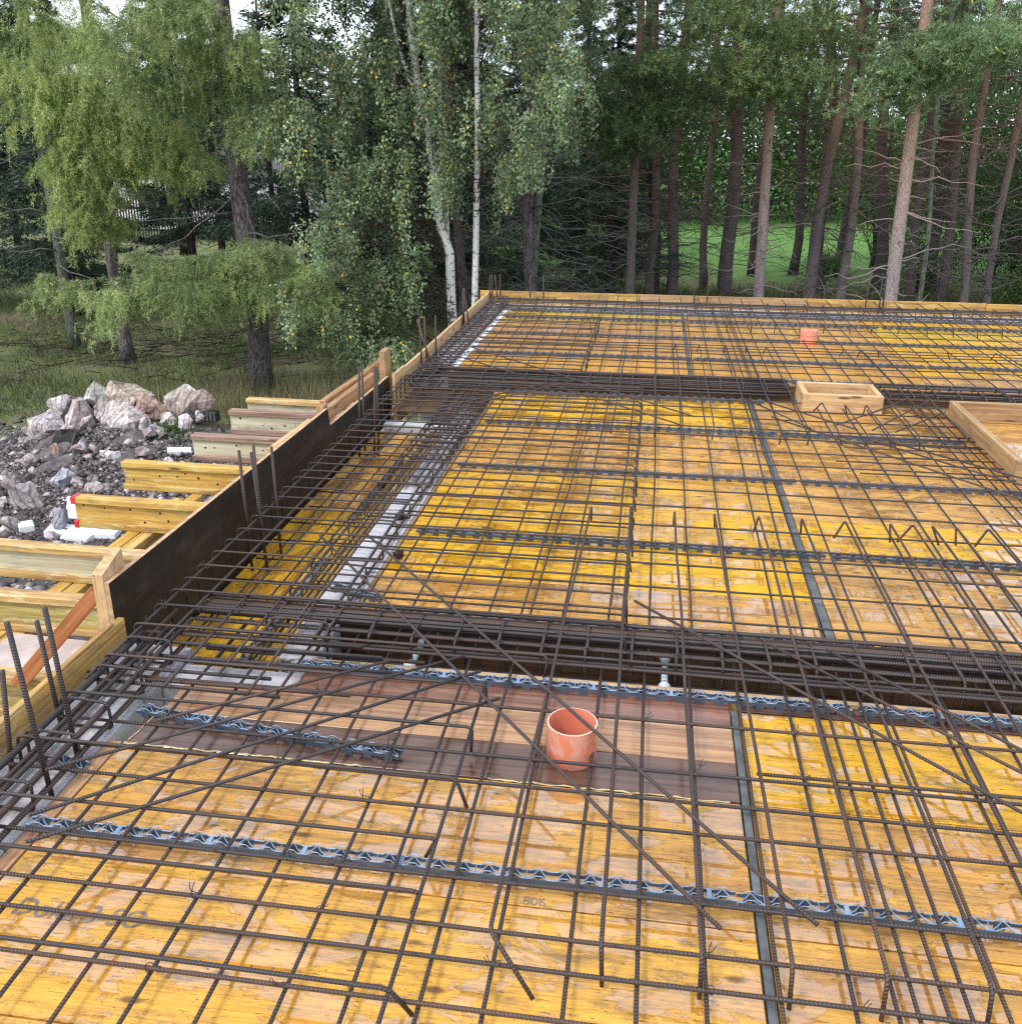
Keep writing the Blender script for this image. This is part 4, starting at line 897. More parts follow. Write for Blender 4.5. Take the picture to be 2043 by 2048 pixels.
def cat_(parts):
    V = []; F = []; b = 0
    for v, f in parts: V.append(v); F.append(f + b); b += len(v)
    return np.concatenate(V), np.concatenate(F)

# ------------------------------------------------------------------ spoil heap
mx, my = np.meshgrid(np.linspace(-3.6, 3.6, 60), np.linspace(-3.4, 3.0, 60))
d = np.sqrt((mx / 2.6) ** 2 + (my / 2.3) ** 2); mz = .58 * np.clip(1 - d, 0, 1) ** .8 + .05 * np.sin(mx * 5 + my * 3) * np.clip(1.1 - d, 0, 1) + .04 * np.sin(mx * 11 - my * 9) * np.clip(1.1 - d, 0, 1) - .10
I = (np.arange(59)[:, None] * 60 + np.arange(59)[None, :]).ravel()
tag(link('soil_heap', np_mesh('soil_heap', np.stack([mx.ravel(), my.ravel(), mz.ravel()], 1), np.stack([I, I + 1, I + 61, I + 60], 1), True), M['soil'], None, (-8.0, 12.9, GZ)), 'low heap of dark stony soil carrying the broken rocks', None, None, 'structure')
def boulder(w, h, seed):
    r = random.Random(seed); bm = bmesh.new()
    for _ in range(15):
        v = Vector((r.gauss(0, 1), r.gauss(0, 1), r.gauss(0, 1))).normalized() * r.uniform(.72, 1.0); bm.verts.new((v.x * w * .52, v.y * w * .46, v.z * h * .56))
    bmesh.ops.convex_hull(bm, input=bm.verts[:]); bmesh.ops.delete(bm, geom=[v for v in bm.verts if not v.link_faces], context='VERTS')
    bmesh.ops.triangulate(bm, faces=bm.faces[:])
    bmesh.ops.subdivide_edges(bm, edges=bm.edges[:], cuts=3, use_grid_fill=True)
    from mathutils import noise
    for v in bm.verts:
        n = noise.noise(v.co * (3 / max(w, .2)) + Vector((seed, 0, 0))) * .10 + noise.noise(v.co * (9 / max(w, .2)) + Vector((seed, 5, 0))) * .03
        v.co += v.co.normalized() * n * w
    me = bpy.data.meshes.new('boulder'); bm.to_mesh(me); bm.free(); return me
RK = [(-9.26, 13.14, -2.52, .49, .39, 'white grey rock at the left shoulder of the heap'), (-8.86, 13.45, -2.42, .56, .56, 'pinkish grey rock upper left on the heap'), (-8.81, 13.87, -2.29, .40, .47, 'pale greenish slab standing at the top of the heap'), (-8.37, 14.0, -2.24, .67, .44, 'broad brown and yellow rock on top of the heap'),
      (-7.81, 13.75, -2.28, .43, .36, 'reddish brown rock on the right of the heap top'), (-8.0, 13.14, -2.45, .58, .58, 'large white faceted rock in the middle of the heap'), (-8.35, 12.72, -2.57, .28, .41, 'tan rock right beside the black cloth'), (-7.40, 13.93, -2.21, .43, .53, 'white pointed rock at the right end of the heap'),
      (-7.07, 13.81, -2.23, .43, .46, 'brown rock rightmost on the heap, by the grey box'), (-7.55, 12.05, -2.60, .27, .36, 'grey white rock touching the bright yellow beam end'), (-9.31, 12.69, -2.62, .25, .16, 'small flat grey rock left of the heap'), (-9.21, 12.81, -2.6, .19, .16, 'small grey rock behind the flat one left of the heap'),
      (-8.40, 12.0, -2.60, .18, .33, 'slim reddish stone left below the black cloth'), (-8.40, 11.0, -2.62, .29, .20, 'dark rock with a white end far left in the soil'), (-7.80, 10.4, -2.60, .31, .37, 'grey rock with a white top at the lower left'), (-7.80, 11.2, -2.62, .26, .26, 'blue grey rock left of the red capped beam'),
      (-7.33, 13.33, -2.34, .19, .16, 'small white rock among the weeds, left one'), (-7.03, 13.27, -2.34, .19, .16, 'small white rock among the weeds, right one'), (-6.87, 13.42, -2.30, .13, .13, 'tiny white rock beside the weathered beam end'), (-7.0, 9.85, -2.62, .24, .19, 'blue grey rock among the white foam pieces'),
      (-8.85, 12.3, -2.62, .34, .14, 'ribbed pale block lying at the foot of the heap'), (-7.60, 9.75, -2.64, .19, .19, 'small grey rock at the lower left corner of the spoil'), (-7.2, 10.1, -2.64, .14, .11, 'tiny grey stone by the tilted foam block'), (-7.40, 11.3, -2.64, .17, .12, 'small dark stone under the yellow beam'),
      (-8.7, 11.2, -2.64, .10, .07, 'white pebble lying alone in the dark soil'), (-8.47, 13.51, -2.34, .46, .40, 'grey layered rock between the heap top and the white rock'), (-9.36, 13.81, -2.33, .40, .30, 'dull white rock at the far left back of the heap')]
tints = [(1.1, 1.1, 1.15), (1.05, .97, .94), (1.05, 1.12, 1.02), (1.0, .92, .78), (.95, .72, .62), (1.2, 1.17, 1.15), (1.05, .82, .62), (1.15, 1.13, 1.05), (.82, .70, .64), (1.1, 1.1, 1.15), (.7, .68, .68), (.8, .78, .78), (.95, .68, .58), (.5, .47, .48), (.85, .85, .88), (.7, .75, .85), (1.3, 1.3, 1.3), (1.3, 1.3, 1.3), (1.3, 1.3, 1.3), (.65, .72, .85), (1.15, 1.15, 1.15), (.8, .8, .82), (.9, .9, .9), (.5, .48, .48), (1.4, 1.4, 1.4), (.9, .85, .83), (1.05, 1.05, 1.06)]
for i, (x, y, z, w, h, l) in enumerate(RK):
    o = link('rock', boulder(w * 1.55, h * 1.6, i + 3), M['rock'], None, (x, y, z + .10), (J(.25), J(.25), J(.5))); o.color = (*tints[i], 1); tag(o, l, 'rock', 'broken rocks of the spoil heap')
for i in range(30):
    a = rnd.uniform(0, 6.28); q = rnd.uniform(.2, 1.05); x = -8.1 + math.cos(a) * 2.0 * q; y = 12.7 + math.sin(a) * 1.7 * q - .3; dd_ = math.hypot((x + 8) / 2.6, (y - 12.9) / 2.3); w_ = rnd.uniform(.10, .30)
    o = link('rock', boulder(w_ * 1.2, w_ * .9, 60 + i), M['rock'], None, (x, y, GZ + .58 * max(0, 1 - dd_) ** .8 - .06 + w_ * .2), (J(.4), J(.4), J(3))); g_ = rnd.uniform(.75, 1.2); o.color = (g_, g_ * rnd.uniform(.85, 1), g_ * rnd.uniform(.82, 1.02), 1); tag(o, 'small grey or pinkish stone packed between the big rocks of the heap', 'rock', 'small stones packed on the spoil heap')
for i in range(30):
    x = rnd.uniform(-9.6, -5.2); y = rnd.uniform(7.4, 11.3); w_ = rnd.uniform(.10, .34)
    o = link('rock', boulder(w_ * 1.2, w_ * .9, 160 + i), M['rock'], None, (x, y, GZ + float(hgt(x, y)) + w_ * .18), (J(.3), J(.3), J(3))); g_ = rnd.uniform(.7, 1.25); o.color = (g_, g_ * rnd.uniform(.92, 1), g_ * rnd.uniform(.92, 1.05), 1); tag(o, 'loose grey or whitish stone lying on the dug soil beside the beams', 'rock', 'loose stones on the dug soil')
n = 24000
px = np.concatenate([rng.normal(-8.0, 1.5, 14000), rng.uniform(-12.5, -3.5, 10000)]); py = np.concatenate([rng.normal(11.9, 1.3, 14000), rng.uniform(6, 13.8, 10000)]); dm = np.sqrt(((px + 8.0) / 2.6) ** 2 + ((py - 12.9) / 2.3) ** 2); pz = GZ + np.maximum(.58 * np.clip(1 - dm, 0, 1) ** .8 - .10, hgt(px, py)) + .006
base = np.array([[0, 0, 1], [1, 0, 0], [0, 1, 0], [-1, 0, 0], [0, -1, 0], [0, 0, -.6]], float); tri = np.array([[0, 1, 2], [0, 2, 3], [0, 3, 4], [0, 4, 1], [5, 2, 1], [5, 3, 2], [5, 4, 3], [5, 1, 4]])
s = (rng.pareto(2.1, n) * .012 + .010).clip(0, .055); s[14000:] *= 1.5; V = base[None] * (1 + rng.normal(0, .28, (n, 6, 3))) * s[:, None, None] * np.array([1.2, 1.0, .75]); ang = rng.uniform(0, 6.28, n); ca, sa = np.cos(ang)[:, None], np.sin(ang)[:, None]
V = np.stack([V[..., 0] * ca - V[..., 1] * sa, V[..., 0] * sa + V[..., 1] * ca, V[..., 2]], -1) + np.stack([px, py, pz], 1)[:, None, :]
F = (tri[None] + (np.arange(n) * 6)[:, None, None]).reshape(-1, 3)
tag(link('rubble', np_mesh('rubble', V.reshape(-1, 3), F), M['rubble']), 'small broken stones strewn over the dark soil', 'rubble', None, 'stuff')
SY = [(-7.05, 10.2, -2.50, .14, .30, .10, .5, 'tilted white foam block beside the red capped beam'), (-6.95, 9.75, -2.62, .30, .26, .10, .2, 'white foam block lowest in the pile of foam'), (-6.62, 9.65, -2.60, .38, .28, .07, -.1, 'flat white foam board in the middle of the foam pile'), (-6.35, 9.75, -2.60, .30, .25, .08, .15, 'white foam board at the right of the foam pile'),
      (-6.15, 10.0, -2.62, .28, .22, .07, -.2, 'white foam piece against the carrier beams'), (-7.21, 12.66, -2.48, .50, .22, .06, .1, 'long white foam strip beyond the bright yellow beam'), (-6.76, 12.5, -2.46, .34, .16, .08, .5, 'slanting white foam piece under the nail holed beam'), (-7.40, 9.75, -2.60, .17, .20, .12, .7, 'small white foam chunk near the grey stones'), (-7.53, 12.57, -2.53, .2, .12, .05, 0, 'little white foam scrap beside the long strip'),
      (-5.3, 7.7, -2.62, .4, .3, .08, .4, 'white foam board seen between the lower beams at the left')]
for i, (x, y, z, w, dp, h, rz, l) in enumerate(SY):
    b = MB(); b.box(-w / 2, -dp / 2, -h / 2, w / 2, dp / 2, h / 2, .008); tag(b.build('foam_board', M['styro'], None, (x, y, z), (rnd.uniform(-.35, .35) if i != 0 else .9, rnd.uniform(-.25, .25), rz)), l, 'foam board', 'white foam pieces on the spoil')
# crumpled black cloth
gx, gy = np.meshgrid(np.linspace(-.24, .24, 26), np.linspace(0, 1.15, 56)); t_ = gy / 1.15
zz = np.interp(t_, [0, .25, .5, .75, 1], [.02, .06, .30, .52, .50]); yy = np.interp(t_, [0, .25, .5, .75, 1], [-.55, -.28, -.05, .06, .30]); xx = gx * np.interp(t_, [0, .3, .6, 1], [.55, .75, .8, .6]) - .22 * (1 - t_) ** 1.5
f = .045 * np.sin(gx * 19 + 2 * np.sin(t_ * 5)) + .018 * np.sin(gx * 33 + t_ * 9) + .02 * np.sin(t_ * 13 + gx * 6)
I = (np.arange(55)[:, None] * 26 + np.arange(25)[None, :]).ravel()
tag(link('cloth', np_mesh('cloth', np.stack([xx + f * .4, yy + f * .5, zz + f * .6], -1).reshape(-1, 3), np.stack([I, I + 1, I + 27, I + 26], 1), True), M['cloth'], None, (-8.38, 12.25, -2.72)), 'crumpled black cloth draped over the rocks', 'cloth')
t = empty('cable_box', (-6.82, 13.75, -2.35)); tag(t, 'grey black ribbed plastic box behind the rocks', 'plastic box')
b = MB(); b.box(-.12, -.07, 0, .12, .07, .17, .008); b.build('body', M['black_plastic'], t)
for k in range(4): b = MB(); b.box(-.11 + .06 * k, -.082, .02, -.075 + .06 * k, -.068, .15, .002); b.build('rib', M['grey_strip'], t)
for k, pts in enumerate((((-13.5, 15.9), (-11.74, 15.5), (-11.0, 15.27), (-10.15, 14.9), (-9.4, 14.3)), ((-13.2, 14.6), (-11.22, 14.7), (-10.05, 14.75), (-9.3, 14.2)))):
    m = MB(); P = [(x, y, GZ + .05 + .02 * math.sin(3 * i)) for i, (x, y) in enumerate(pts)]; m.tube(fillet(P, .5, 6), .03, 8)
    tag(m.build('hose', M['black_plastic']), ('upper' if k == 0 else 'lower') + ' black hose lying on the grass left of the rock heap', 'hose', 'black hoses on the grass')

# ------------------------------------------------------------------ trees
def trunk_mesh(path, r0, r1, n=12, limbs=(), extra=None, knots=True):
    """tapered trunk along a path of points with limbs (path, r0, r1) grown out of it; ONE mesh"""
    m = MB(); P = [Vector(p) for p in path]; Q = []
    for i in range(len(P) - 1):
        k = max(2, int((P[i + 1] - P[i]).length / .45))
        for j in range(k): Q.append(P[i].lerp(P[i + 1], j / k) + Vector((rnd.uniform(-1, 1), rnd.uniform(-1, 1), 0)) * r0 * .05)
    Q.append(P[-1]); L = len(Q) - 1
    R = [r0 + (r1 - r0) * (i / L) for i in range(L + 1)]; R[0] *= 1.28; R[min(1, L)] *= 1.06
    m.tube(Q, R, n)
    for (pp, a, b) in limbs:
        k = len(pp); m.tube(pp, [a + (b - a) * i / (k - 1) for i in range(k)], 5)
    return m
def curve(p0, p1, sag, k=7, lift=0.0, wob=.03):
    a, c = Vector(p0), Vector(p1); out = []
    L = (c - a).length
    for i in range(k):
        t = i / (k - 1); p = a.lerp(c, t); p.z += -sag * 4 * t * (1 - t) + lift * t ** 3
        if 0 < i < k - 1: p += Vector((rnd.uniform(-1, 1), rnd.uniform(-1, 1), rnd.uniform(-1, 1))) * wob * L
        out.append(p)
    return out
def along(path, n, t0=0.0):
    P = np.array([tuple(p) for p in path]); seg = np.linalg.norm(np.diff(P, axis=0), axis=1); s = np.concatenate([[0], np.cumsum(seg)]); t = rng.uniform(t0, 1, n) * s[-1]
    return np.stack([np.interp(t, s, P[:, k]) for k in range(3)], 1), t / s[-1]

def larch_frond(path, drop, dens, width):
    out = larch_spray(path, min(drop, .5), dens * .55, width * .8)
    nb = int(5 + 8 * drop)
    A, t = along(path, nb, .15); dirh = np.array(path[-1]) - np.array(path[0]); dirh[2] = 0; dirh = dirh / (np.linalg.norm(dirh) + 1e-6); side = np.array([-dirh[1], dirh[0], 0])
    for k in range(nb):
        st = A[k]; sg = rng.choice([-1, 1]); ln = rng.uniform(.35, .95) * (.5 + .6 * drop)
        e = st + side * sg * ln * rng.uniform(.15, .7) + dirh * ln * rng.uniform(.1, .6) + np.array([0, 0, -ln * rng.uniform(.25, 1.0) * min(1.2, drop)])
        pth = [Vector(st + (e - st) * q + np.array([0, 0, .10 * ln * math.sin(q * PI)])) for q in np.linspace(0, 1, 6)]
        out += larch_spray(pth, .34, 54, .20)
    return out
def larch_spray(path, drop, dens, width):
    """separate hanging strands set along a branch, each strand clothed in short needles; returns (V, F, tone)"""
    n = max(12, int(dens * .36)); A, t = along(path, n, .12)
    dirh = np.array(path[-1]) - np.array(path[0]); dirh[2] = 0; dirh = dirh / (np.linalg.norm(dirh) + 1e-6); side = np.array([-dirh[1], dirh[0], 0])
    off = rng.normal(0, 1, n) * width * (.25 + .9 * np.sin(np.clip(t, 0, 1) * PI * .85))
    L = drop * rng.uniform(.25, 1.0, n) * (.6 + .5 * (1 - np.abs(t - .55))); sway = rng.normal(0, .10, (n, 2)); fl = rng.uniform(.1, .55, n) * width
    st = np.clip(rng.normal(.42, .22, n) + .22 * t, 0, 1)
    tipdir = side[None] * np.sign(off)[:, None] * .35 + dirh[None] * rng.uniform(.1, .7, (n, 1))
    Pn = []; Dn = []; Tn = []
    reps = 44
    for k in range(reps):
        u = (k + rng.uniform(0, 1, n)) / reps
        q = A + side[None] * (off * np.minimum(1, u * 2.2))[:, None] + dirh[None] * (fl * np.sin(u * 1.6))[:, None]
        q[:, 0] += sway[:, 0] * u; q[:, 1] += sway[:, 1] * u; q[:, 2] += -L * u ** 1.6 + .22 * np.sin(u * 3.0) * width
        dd = rng.normal(0, 1, (n, 3)); dd[:, 2] -= .9 * u
        Pn.append(q + rng.normal(0, .012, (n, 3))); Dn.append(unit(dd + tipdir * .6)); Tn.append(np.clip(st + .18 * u + rng.normal(0, .10, n), 0, 1))  # tone rises to the tips, painting the shaded crown interior into needle colour
    P = np.concatenate(Pn); D = np.concatenate(Dn); T = np.concatenate(Tn)
    V, F = blades(P, D, rng.uniform(.045, .095, len(P)), rng.uniform(.008, .014, len(P)))
    return [(V, F, np.repeat(T, 3))]

def larch(loc_trunk, r0, r1, fronds, label, bark='larch_bark', fill=None, tint=(1, 1, 1), bare=()):
    base = Vector(loc_trunk[0]); t = empty('larch_tree', base); tag(t, label, 'tree', 'larch and pine trees at the left')
    rel = [Vector(p) - base for p in loc_trunk]; limbs = []; parts = []
    for (zt, tip, drop, dens, w) in fronds:
        # start on the trunk at height zt
        st = None
        for i in range(len(rel) - 1):
            if rel[i].z <= zt - base.z <= rel[i + 1].z: st = rel[i].lerp(rel[i + 1], (zt - base.z - rel[i].z) / (rel[i + 1].z - rel[i].z))
        if st is None: st = rel[-1].copy()
        tp = Vector(tip) - base; pth = curve(st, tp, .10 * (tp - st).length * .6, 8, 0.12, .02)
        limbs.append((pth, .028, .006)); parts += larch_frond(pth, drop, dens, w)
    for a, c in bare: limbs.append((curve(Vector(a) - base, Vector(c) - base, .06, 7, 0, .035), .022, .005))
    if fill:
        for k in range(fill[0]):
            z = rnd.uniform(fill[1], fill[2]); a = rnd.uniform(*fill[4]) if len(fill) > 4 else rnd.uniform(0, 2 * PI); L = rnd.uniform(.5, 1) * fill[3] * (1 - .5 * (z - fill[1]) / (fill[2] - fill[1]))
            tz = z - base.z; st = Vector((rel[-1].x * min(1, tz / rel[-1].z), rel[-1].y, tz)); tp = st + Vector((math.cos(a) * L, math.sin(a) * L, -.10 * L))
            pth = curve(st, tp, .12, 7, .15, .02); limbs.append((pth, .022, .005)); parts += larch_frond(pth, .8, 170, .35)
    top = rel[-1]; rel = rel + [top + Vector((0, 0, 8))]
    trunk_mesh(rel, r0, r1, 14, limbs).build('trunk', M[bark], t)
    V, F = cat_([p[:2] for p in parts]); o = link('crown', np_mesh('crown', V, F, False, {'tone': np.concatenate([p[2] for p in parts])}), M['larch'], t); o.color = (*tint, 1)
    return t
L1 = [(-7.5, 17.39, -2.75), (-7.44, 17.39, -1.22), (-7.53, 17.39, .21), (-7.59, 17.39, 1.56), (-7.6, 17.39, 3.15)]
f1 = [(-.2, (-10.83, 15.8, -.51), .75, 420, .32), (-.3, (-10.34, 15.6, -.75), .80, 420, .35), (-.4, (-9.35, 15.4, -.74), .85, 420, .4), (.0, (-8.89, 15.7, -.13), .6, 260, .3), (-.3, (-8.45, 15.5, -.58), .8, 300, .35), (-.5, (-7.88, 15.4, -.7), .8, 300, .35), (.1, (-5.57, 15.8, -.25), .9, 420, .35), (.2, (-6.23, 15.6, .10), .7, 300, .35), (-.4, (-5.78, 15.9, -.75), .7, 260, .3),
      (2.5, (-8.86, 15.8, 3.05), 1.0, 420, .45), (2.6, (-6.44, 15.8, 3.3), 1.1, 420, .4), (2.0, (-6.3, 16.2, 2.3), .8, 180, .3), (3.1, (-7.02, 15.6, 3.69), 1.1, 420, .45), (3.1, (-7.65, 15.4, 3.86), 1.0, 420, .5), (3.1, (-9.2, 15.6, 3.9), 1.0, 420, .5)]
larch(L1, .205, .11, f1, 'tall larch with drooping light green branches nearest the rock heap', fill=(18, 4.6, 10.5, 3.0), bare=(((-7.5, 17.3, 1.0), (-8.7, 16.2, -.1)), ((-7.5, 17.3, 1.1), (-6.7, 16.0, .0)), ((-7.55, 17.3, 1.9), (-6.3, 16.2, .6)), ((-7.5, 17.3, .6), (-9.2, 16.3, .5)), ((-7.5, 17.3, .2), (-6.0, 16.6, .35))))
L2 = [(-11.22, 19.08, -2.75), (-11.28, 19.08, -.4), (-11.21, 19.08, .19), (-10.98, 19.08, 3.01), (-11.05, 19.08, 3.8)]
f2 = [(2.9, (-11.9, 17.0, 3.15), 1.1, 420, .45), (2.9, (-11.24, 16.8, 2.95), 1.5, 520, .5), (3.0, (-10.7, 16.7, 2.85), 1.7, 560, .5), (2.9, (-9.8, 16.8, 2.61), 1.6, 560, .5), (2.7, (-9.1, 17.0, 2.33), 1.5, 520, .5), (2.3, (-8.36, 17.2, 2.0), 1.2, 480, .45), (1.8, (-8.06, 17.2, 1.5), .9, 380, .4), (1.6, (-11.11, 17.2, 1.37), 1.0, 420, .4), (1.0, (-10.95, 17.2, .79), .9, 420, .4), (.5, (-10.63, 17.3, .40), .9, 420, .4), (3.7, (-10.93, 17.0, 3.95), 1.1, 480, .5), (3.7, (-9.6, 17.0, 3.6), 1.2, 480, .5), (1.5, (-10.3, 17.2, 1.3), 1.0, 420, .4), (2.2, (-9.6, 17.4, 1.9), 1.2, 420, .45), (2.2, (-10.6, 17.2, 2.1), 1.3, 480, .5)]
larch(L2, .135, .08, f2, 'larch with long pale yellow green fronds second from the left', fill=(14, 4.8, 9.5, 2.8), tint=(1.2, 1.15, 1.05))
T3 = [(-13.17, 20.22, -2.75), (-13.21, 20.22, -1.67), (-13.18, 20.22, -.34), (-13.2, 20.22, 1.64), (-13.2, 20.22, 4.25)]
larch(T3, .11, .07, [(3.5, (-14.6, 18.5, 3.3), .8, 240, .4), (3.9, (-12.6, 18.2, 3.8), .8, 240, .4)], 'slim grey lichen covered trunk at the far left', 'lichen_bark', fill=(18, 3.6, 9, 2.2), tint=(.62, .7, .72),
      bare=[((-13.2, 20.1, z), (-13.2 + dx, 19.2, z + dz)) for z, dx, dz in ((-.5, -1.6, .3), (-.2, 1.3, .2), (.3, -1.8, .5), (.8, 1.2, .1), (1.2, -1.5, .6), (1.6, -1.2, -.3), (2.0, 1.3, .3), (-.8, 1.5, -.2))])

def birch(paths, radii, label, strands):
    base = Vector(paths[0][0]); t = empty('birch_tree', base); tag(t, label, 'tree', 'birches with hanging twigs')
    limbs = []; P = []; D = []; TN_ = []; ymn = min(q[1] for q in strands)
    for (x, y, z, L) in strands:
        n = max(6, int(L / .0088)); u = rng.uniform(0, 1, n); TN_.append(np.full(n, np.clip(rng.normal(.72, .20) - .10 * (y - ymn - .4), 0, 1)) - .12 * u); sw = rng.normal(0, .10, 2)  # strands farther back get darker leaves: crown shade put into the colour
        q = np.stack([x + sw[0] * u + rng.normal(0, .055, n), y + sw[1] * u + rng.normal(0, .055, n), z - L * u], 1); P.append(q)
        dd = np.stack([rng.normal(0, .55, n), rng.normal(0, .55, n), -rng.uniform(.3, 1.1, n)], 1); D.append(unit(dd))
    P = np.concatenate(P) - np.array(base); D = np.concatenate(D); n = len(P)
    rel = [Vector(p) - base for p in paths[0]]
    for pth, (a, b) in zip(paths[1:], radii[1:]): limbs.append(([Vector(p) - base for p in pth], a, b))
    stx = [s for s in strands]; rnd.shuffle(stx); twigs = MB()
    for (x, y, z, L) in stx[:200]:
        zt = min(max(z - rnd.uniform(.3, 1.2) - base.z, .8), rel[-1].z); st = rel[-1]
        for i in range(len(rel) - 1):
            if rel[i].z <= zt <= rel[i + 1].z: st = rel[i].lerp(rel[i + 1], (zt - rel[i].z) / (rel[i + 1].z - rel[i].z + 1e-6))
        e = Vector((x, y, z)) - base; pth = curve(st, e, -.10 * (e - st).length, 8, 0, .02); pth += [e + Vector((.02, 0, -L * .3)), e + Vector((.03, 0, -L * .8))]
        twigs.tube(pth, [.011 - .001 * q for q in range(len(pth))], 4, False)
    trunk_mesh(rel, radii[0][0], radii[0][1], 12, limbs).build('trunk', M['birch_bark'], t)
    V, F = leaves(P, D, rng.uniform(.036, .076, n), rng.uniform(.028, .052, n)); nl = len(F); V2 = np.array(twigs.v); F2 = np.array(twigs.f) + len(V)
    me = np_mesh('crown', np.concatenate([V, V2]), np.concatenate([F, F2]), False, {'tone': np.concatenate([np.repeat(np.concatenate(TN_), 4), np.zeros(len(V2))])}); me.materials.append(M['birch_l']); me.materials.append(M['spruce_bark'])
    mi = np.zeros(nl + len(F2), dtype=np.int32); mi[nl:] = 1; me.polygons.foreach_set('material_index', mi)
    link('crown', me, None, t)
    return t
def strands_in(fn, n, y0, y1, zmax):
    out = []; cl = [(rng.uniform(-7, .2), rng.normal((y0 + y1) / 2, (y1 - y0) / 3.0), rng.uniform(-1.6, zmax)) for _ in range(420)]
    while len(out) < n:
        c_ = cl[rng.integers(0, len(cl))]; x = c_[0] + rng.normal(0, .20); y = c_[1] + rng.normal(0, .18); z = c_[2] + rng.normal(0, .13); L = rng.uniform(.25, .95)
        k = fn(x, z)
        if k and rng.uniform() < k: 
            zb = z - L
            while zb < -2.3: L *= .7; zb = z - L
            out.append((x, y, z, L))
    return out
def reg1(x, z):
    lo = -6.25 + .25 * math.sin(z * 2.1) + (.35 if z < 1.2 else 0) + .15 * math.sin(z * 7); hi = -3.55 + (.25 if z > 2 else 0) - (.35 if z < .4 else 0) + .15 * math.sin(z * 5)
    if not (lo < x < hi): return 0
    if abs(x - np.interp(z, [-2, 0, .5, 1.4, 2.2, 2.8, 3.7, 7], [-3.5, -3.6, -3.76, -3.84, -3.95, -4.1, -4.2, -4.3])) < .2: return .16   # thin along the trunk
    if z < -.5 and x > -4.2: return .35
    return 1.0
def reg2(x, z):
    if z < 1.55 + .2 * math.sin(x * 6) or not (-3.7 < x < -1.25 + .25 * math.sin(z * 3)): return 0
    if z < 2.3 and x > -1.75: return 0
    if -4 < x < -3.15 and 2.2 < z < 3.7: return .10
    if abs(x + 2.98) < .16: return .3
    return 1.0
b1 = [(-3.50, 17.0, -2.75), (-3.56, 17.0, -1.36), (-3.59, 17.0, -.02), (-3.76, 17.0, .47), (-3.84, 17.0, 1.43), (-3.95, 17.0, 2.2), (-4.1, 17.0, 2.8), (-4.17, 17.0, 3.67), (-4.3, 17.0, 7.0), (-4.3, 17, 9.0)]
b1b = [(-3.66, 17.2, -1.4), (-3.67, 17.2, .46), (-3.72, 17.2, 1.59), (-3.74, 17.2, 2.21), (-3.74, 17.2, 2.81), (-3.75, 17.2, 6)]
b1c = [(-3.92, 17.0, 2.1), (-4.15, 16.9, 2.6), (-4.35, 16.8, 3.3), (-4.6, 16.8, 4.6)]
birch([b1, b1b, b1c], [(.092, .05), (.045, .03), (.04, .02)], 'forked white birch with a broad weeping crown left of the far corner', strands_in(reg1, 1350, 15.6, 17.4, 8.5))
b2 = [(-3.08, 16.5, -2.75), (-3.05, 16.5, -.81), (-3.0, 16.5, .99), (-2.97, 16.5, 1.9), (-2.98, 16.5, 3.05), (-2.9, 16.5, 7.5)]
birch([b2], [(.062, .035)], 'slim straight white birch rising behind the far left corner', strands_in(reg2, 820, 15.5, 17.3, 8.0))

# conifer crowns shared between trees of a kind
def pine_crown(seed, h=8.0, R=2.3, nb=30, low=1.0):
    r = np.random.default_rng(seed); P = []; D = []; limbs = []
    for b in range(nb):
        z = h * (b / nb) ** 1.15; a = b * 2.4 + r.uniform(-.5, .5); L = R * (1 - .72 * z / h) * r.uniform(.7, 1.1)
        tip = np.array([math.cos(a) * L, math.sin(a) * L, z + L * r.uniform(-.12, .28)]); st = np.array([0, 0, z - .1])
        pth = [st + (tip - st) * t + np.array([0, 0, -.12 * math.sin(t * PI)]) for t in np.linspace(0, 1, 6)]; limbs.append((pth, .03, .008))
        nt = int(11 + 11 * L)
        t = r.uniform(.3, 1.02, nt); C = st[None] + (tip - st)[None] * t[:, None] + r.normal(0, .17 + .10 * L, (nt, 3)) * np.array([1, 1, .55])
        nn = 16
        Cn = np.repeat(C, nn, 0) + r.normal(0, .035, (nt * nn, 3)); out = unit(np.repeat(C - st[None], nn, 0)); d = unit(r.normal(0, 1, (nt * nn, 3)) + out * .7 + np.array([0, 0, .45])); P.append(Cn); D.append(d)
    P = np.concatenate(P); D = np.concatenate(D); V, F = blades(P, D, r.uniform(.08, .16, len(P)), r.uniform(.016, .03, len(P)))
    return np_mesh('crown', V, F), limbs
def spruce_crown(seed, h=10.0, R=2.4, nb=80):
    r = np.random.default_rng(seed); P = []; D = []
    for b in range(nb):
        z = h * (b / nb); a = r.uniform(0, 6.28); L = R * (1 - .9 * z / h) * r.uniform(.75, 1.1)
        n = int(120 + 120 * L); t = r.uniform(.08, 1, n); sd = r.normal(0, .22, n) * L * (1 - .5 * t)
        q = np.stack([math.cos(a) * L * t - math.sin(a) * sd, math.sin(a) * L * t + math.cos(a) * sd, z - .35 * L * t + .22 * L * t ** 3 - np.abs(sd) * .25 + r.normal(0, .05, n)], 1); P.append(q)
        D.append(unit(np.stack([math.cos(a) + r.normal(0, .7, n), math.sin(a) + r.normal(0, .7, n), -.5 + r.normal(0, .5, n)], 1)))
    P = np.concatenate(P); D = np.concatenate(D); V, F = blades(P, D, r.uniform(.12, .26, len(P)), r.uniform(.03, .055, len(P))); return np_mesh('crown', V, F)
PC = [pine_crown(s) for s in (1, 2, 3)]
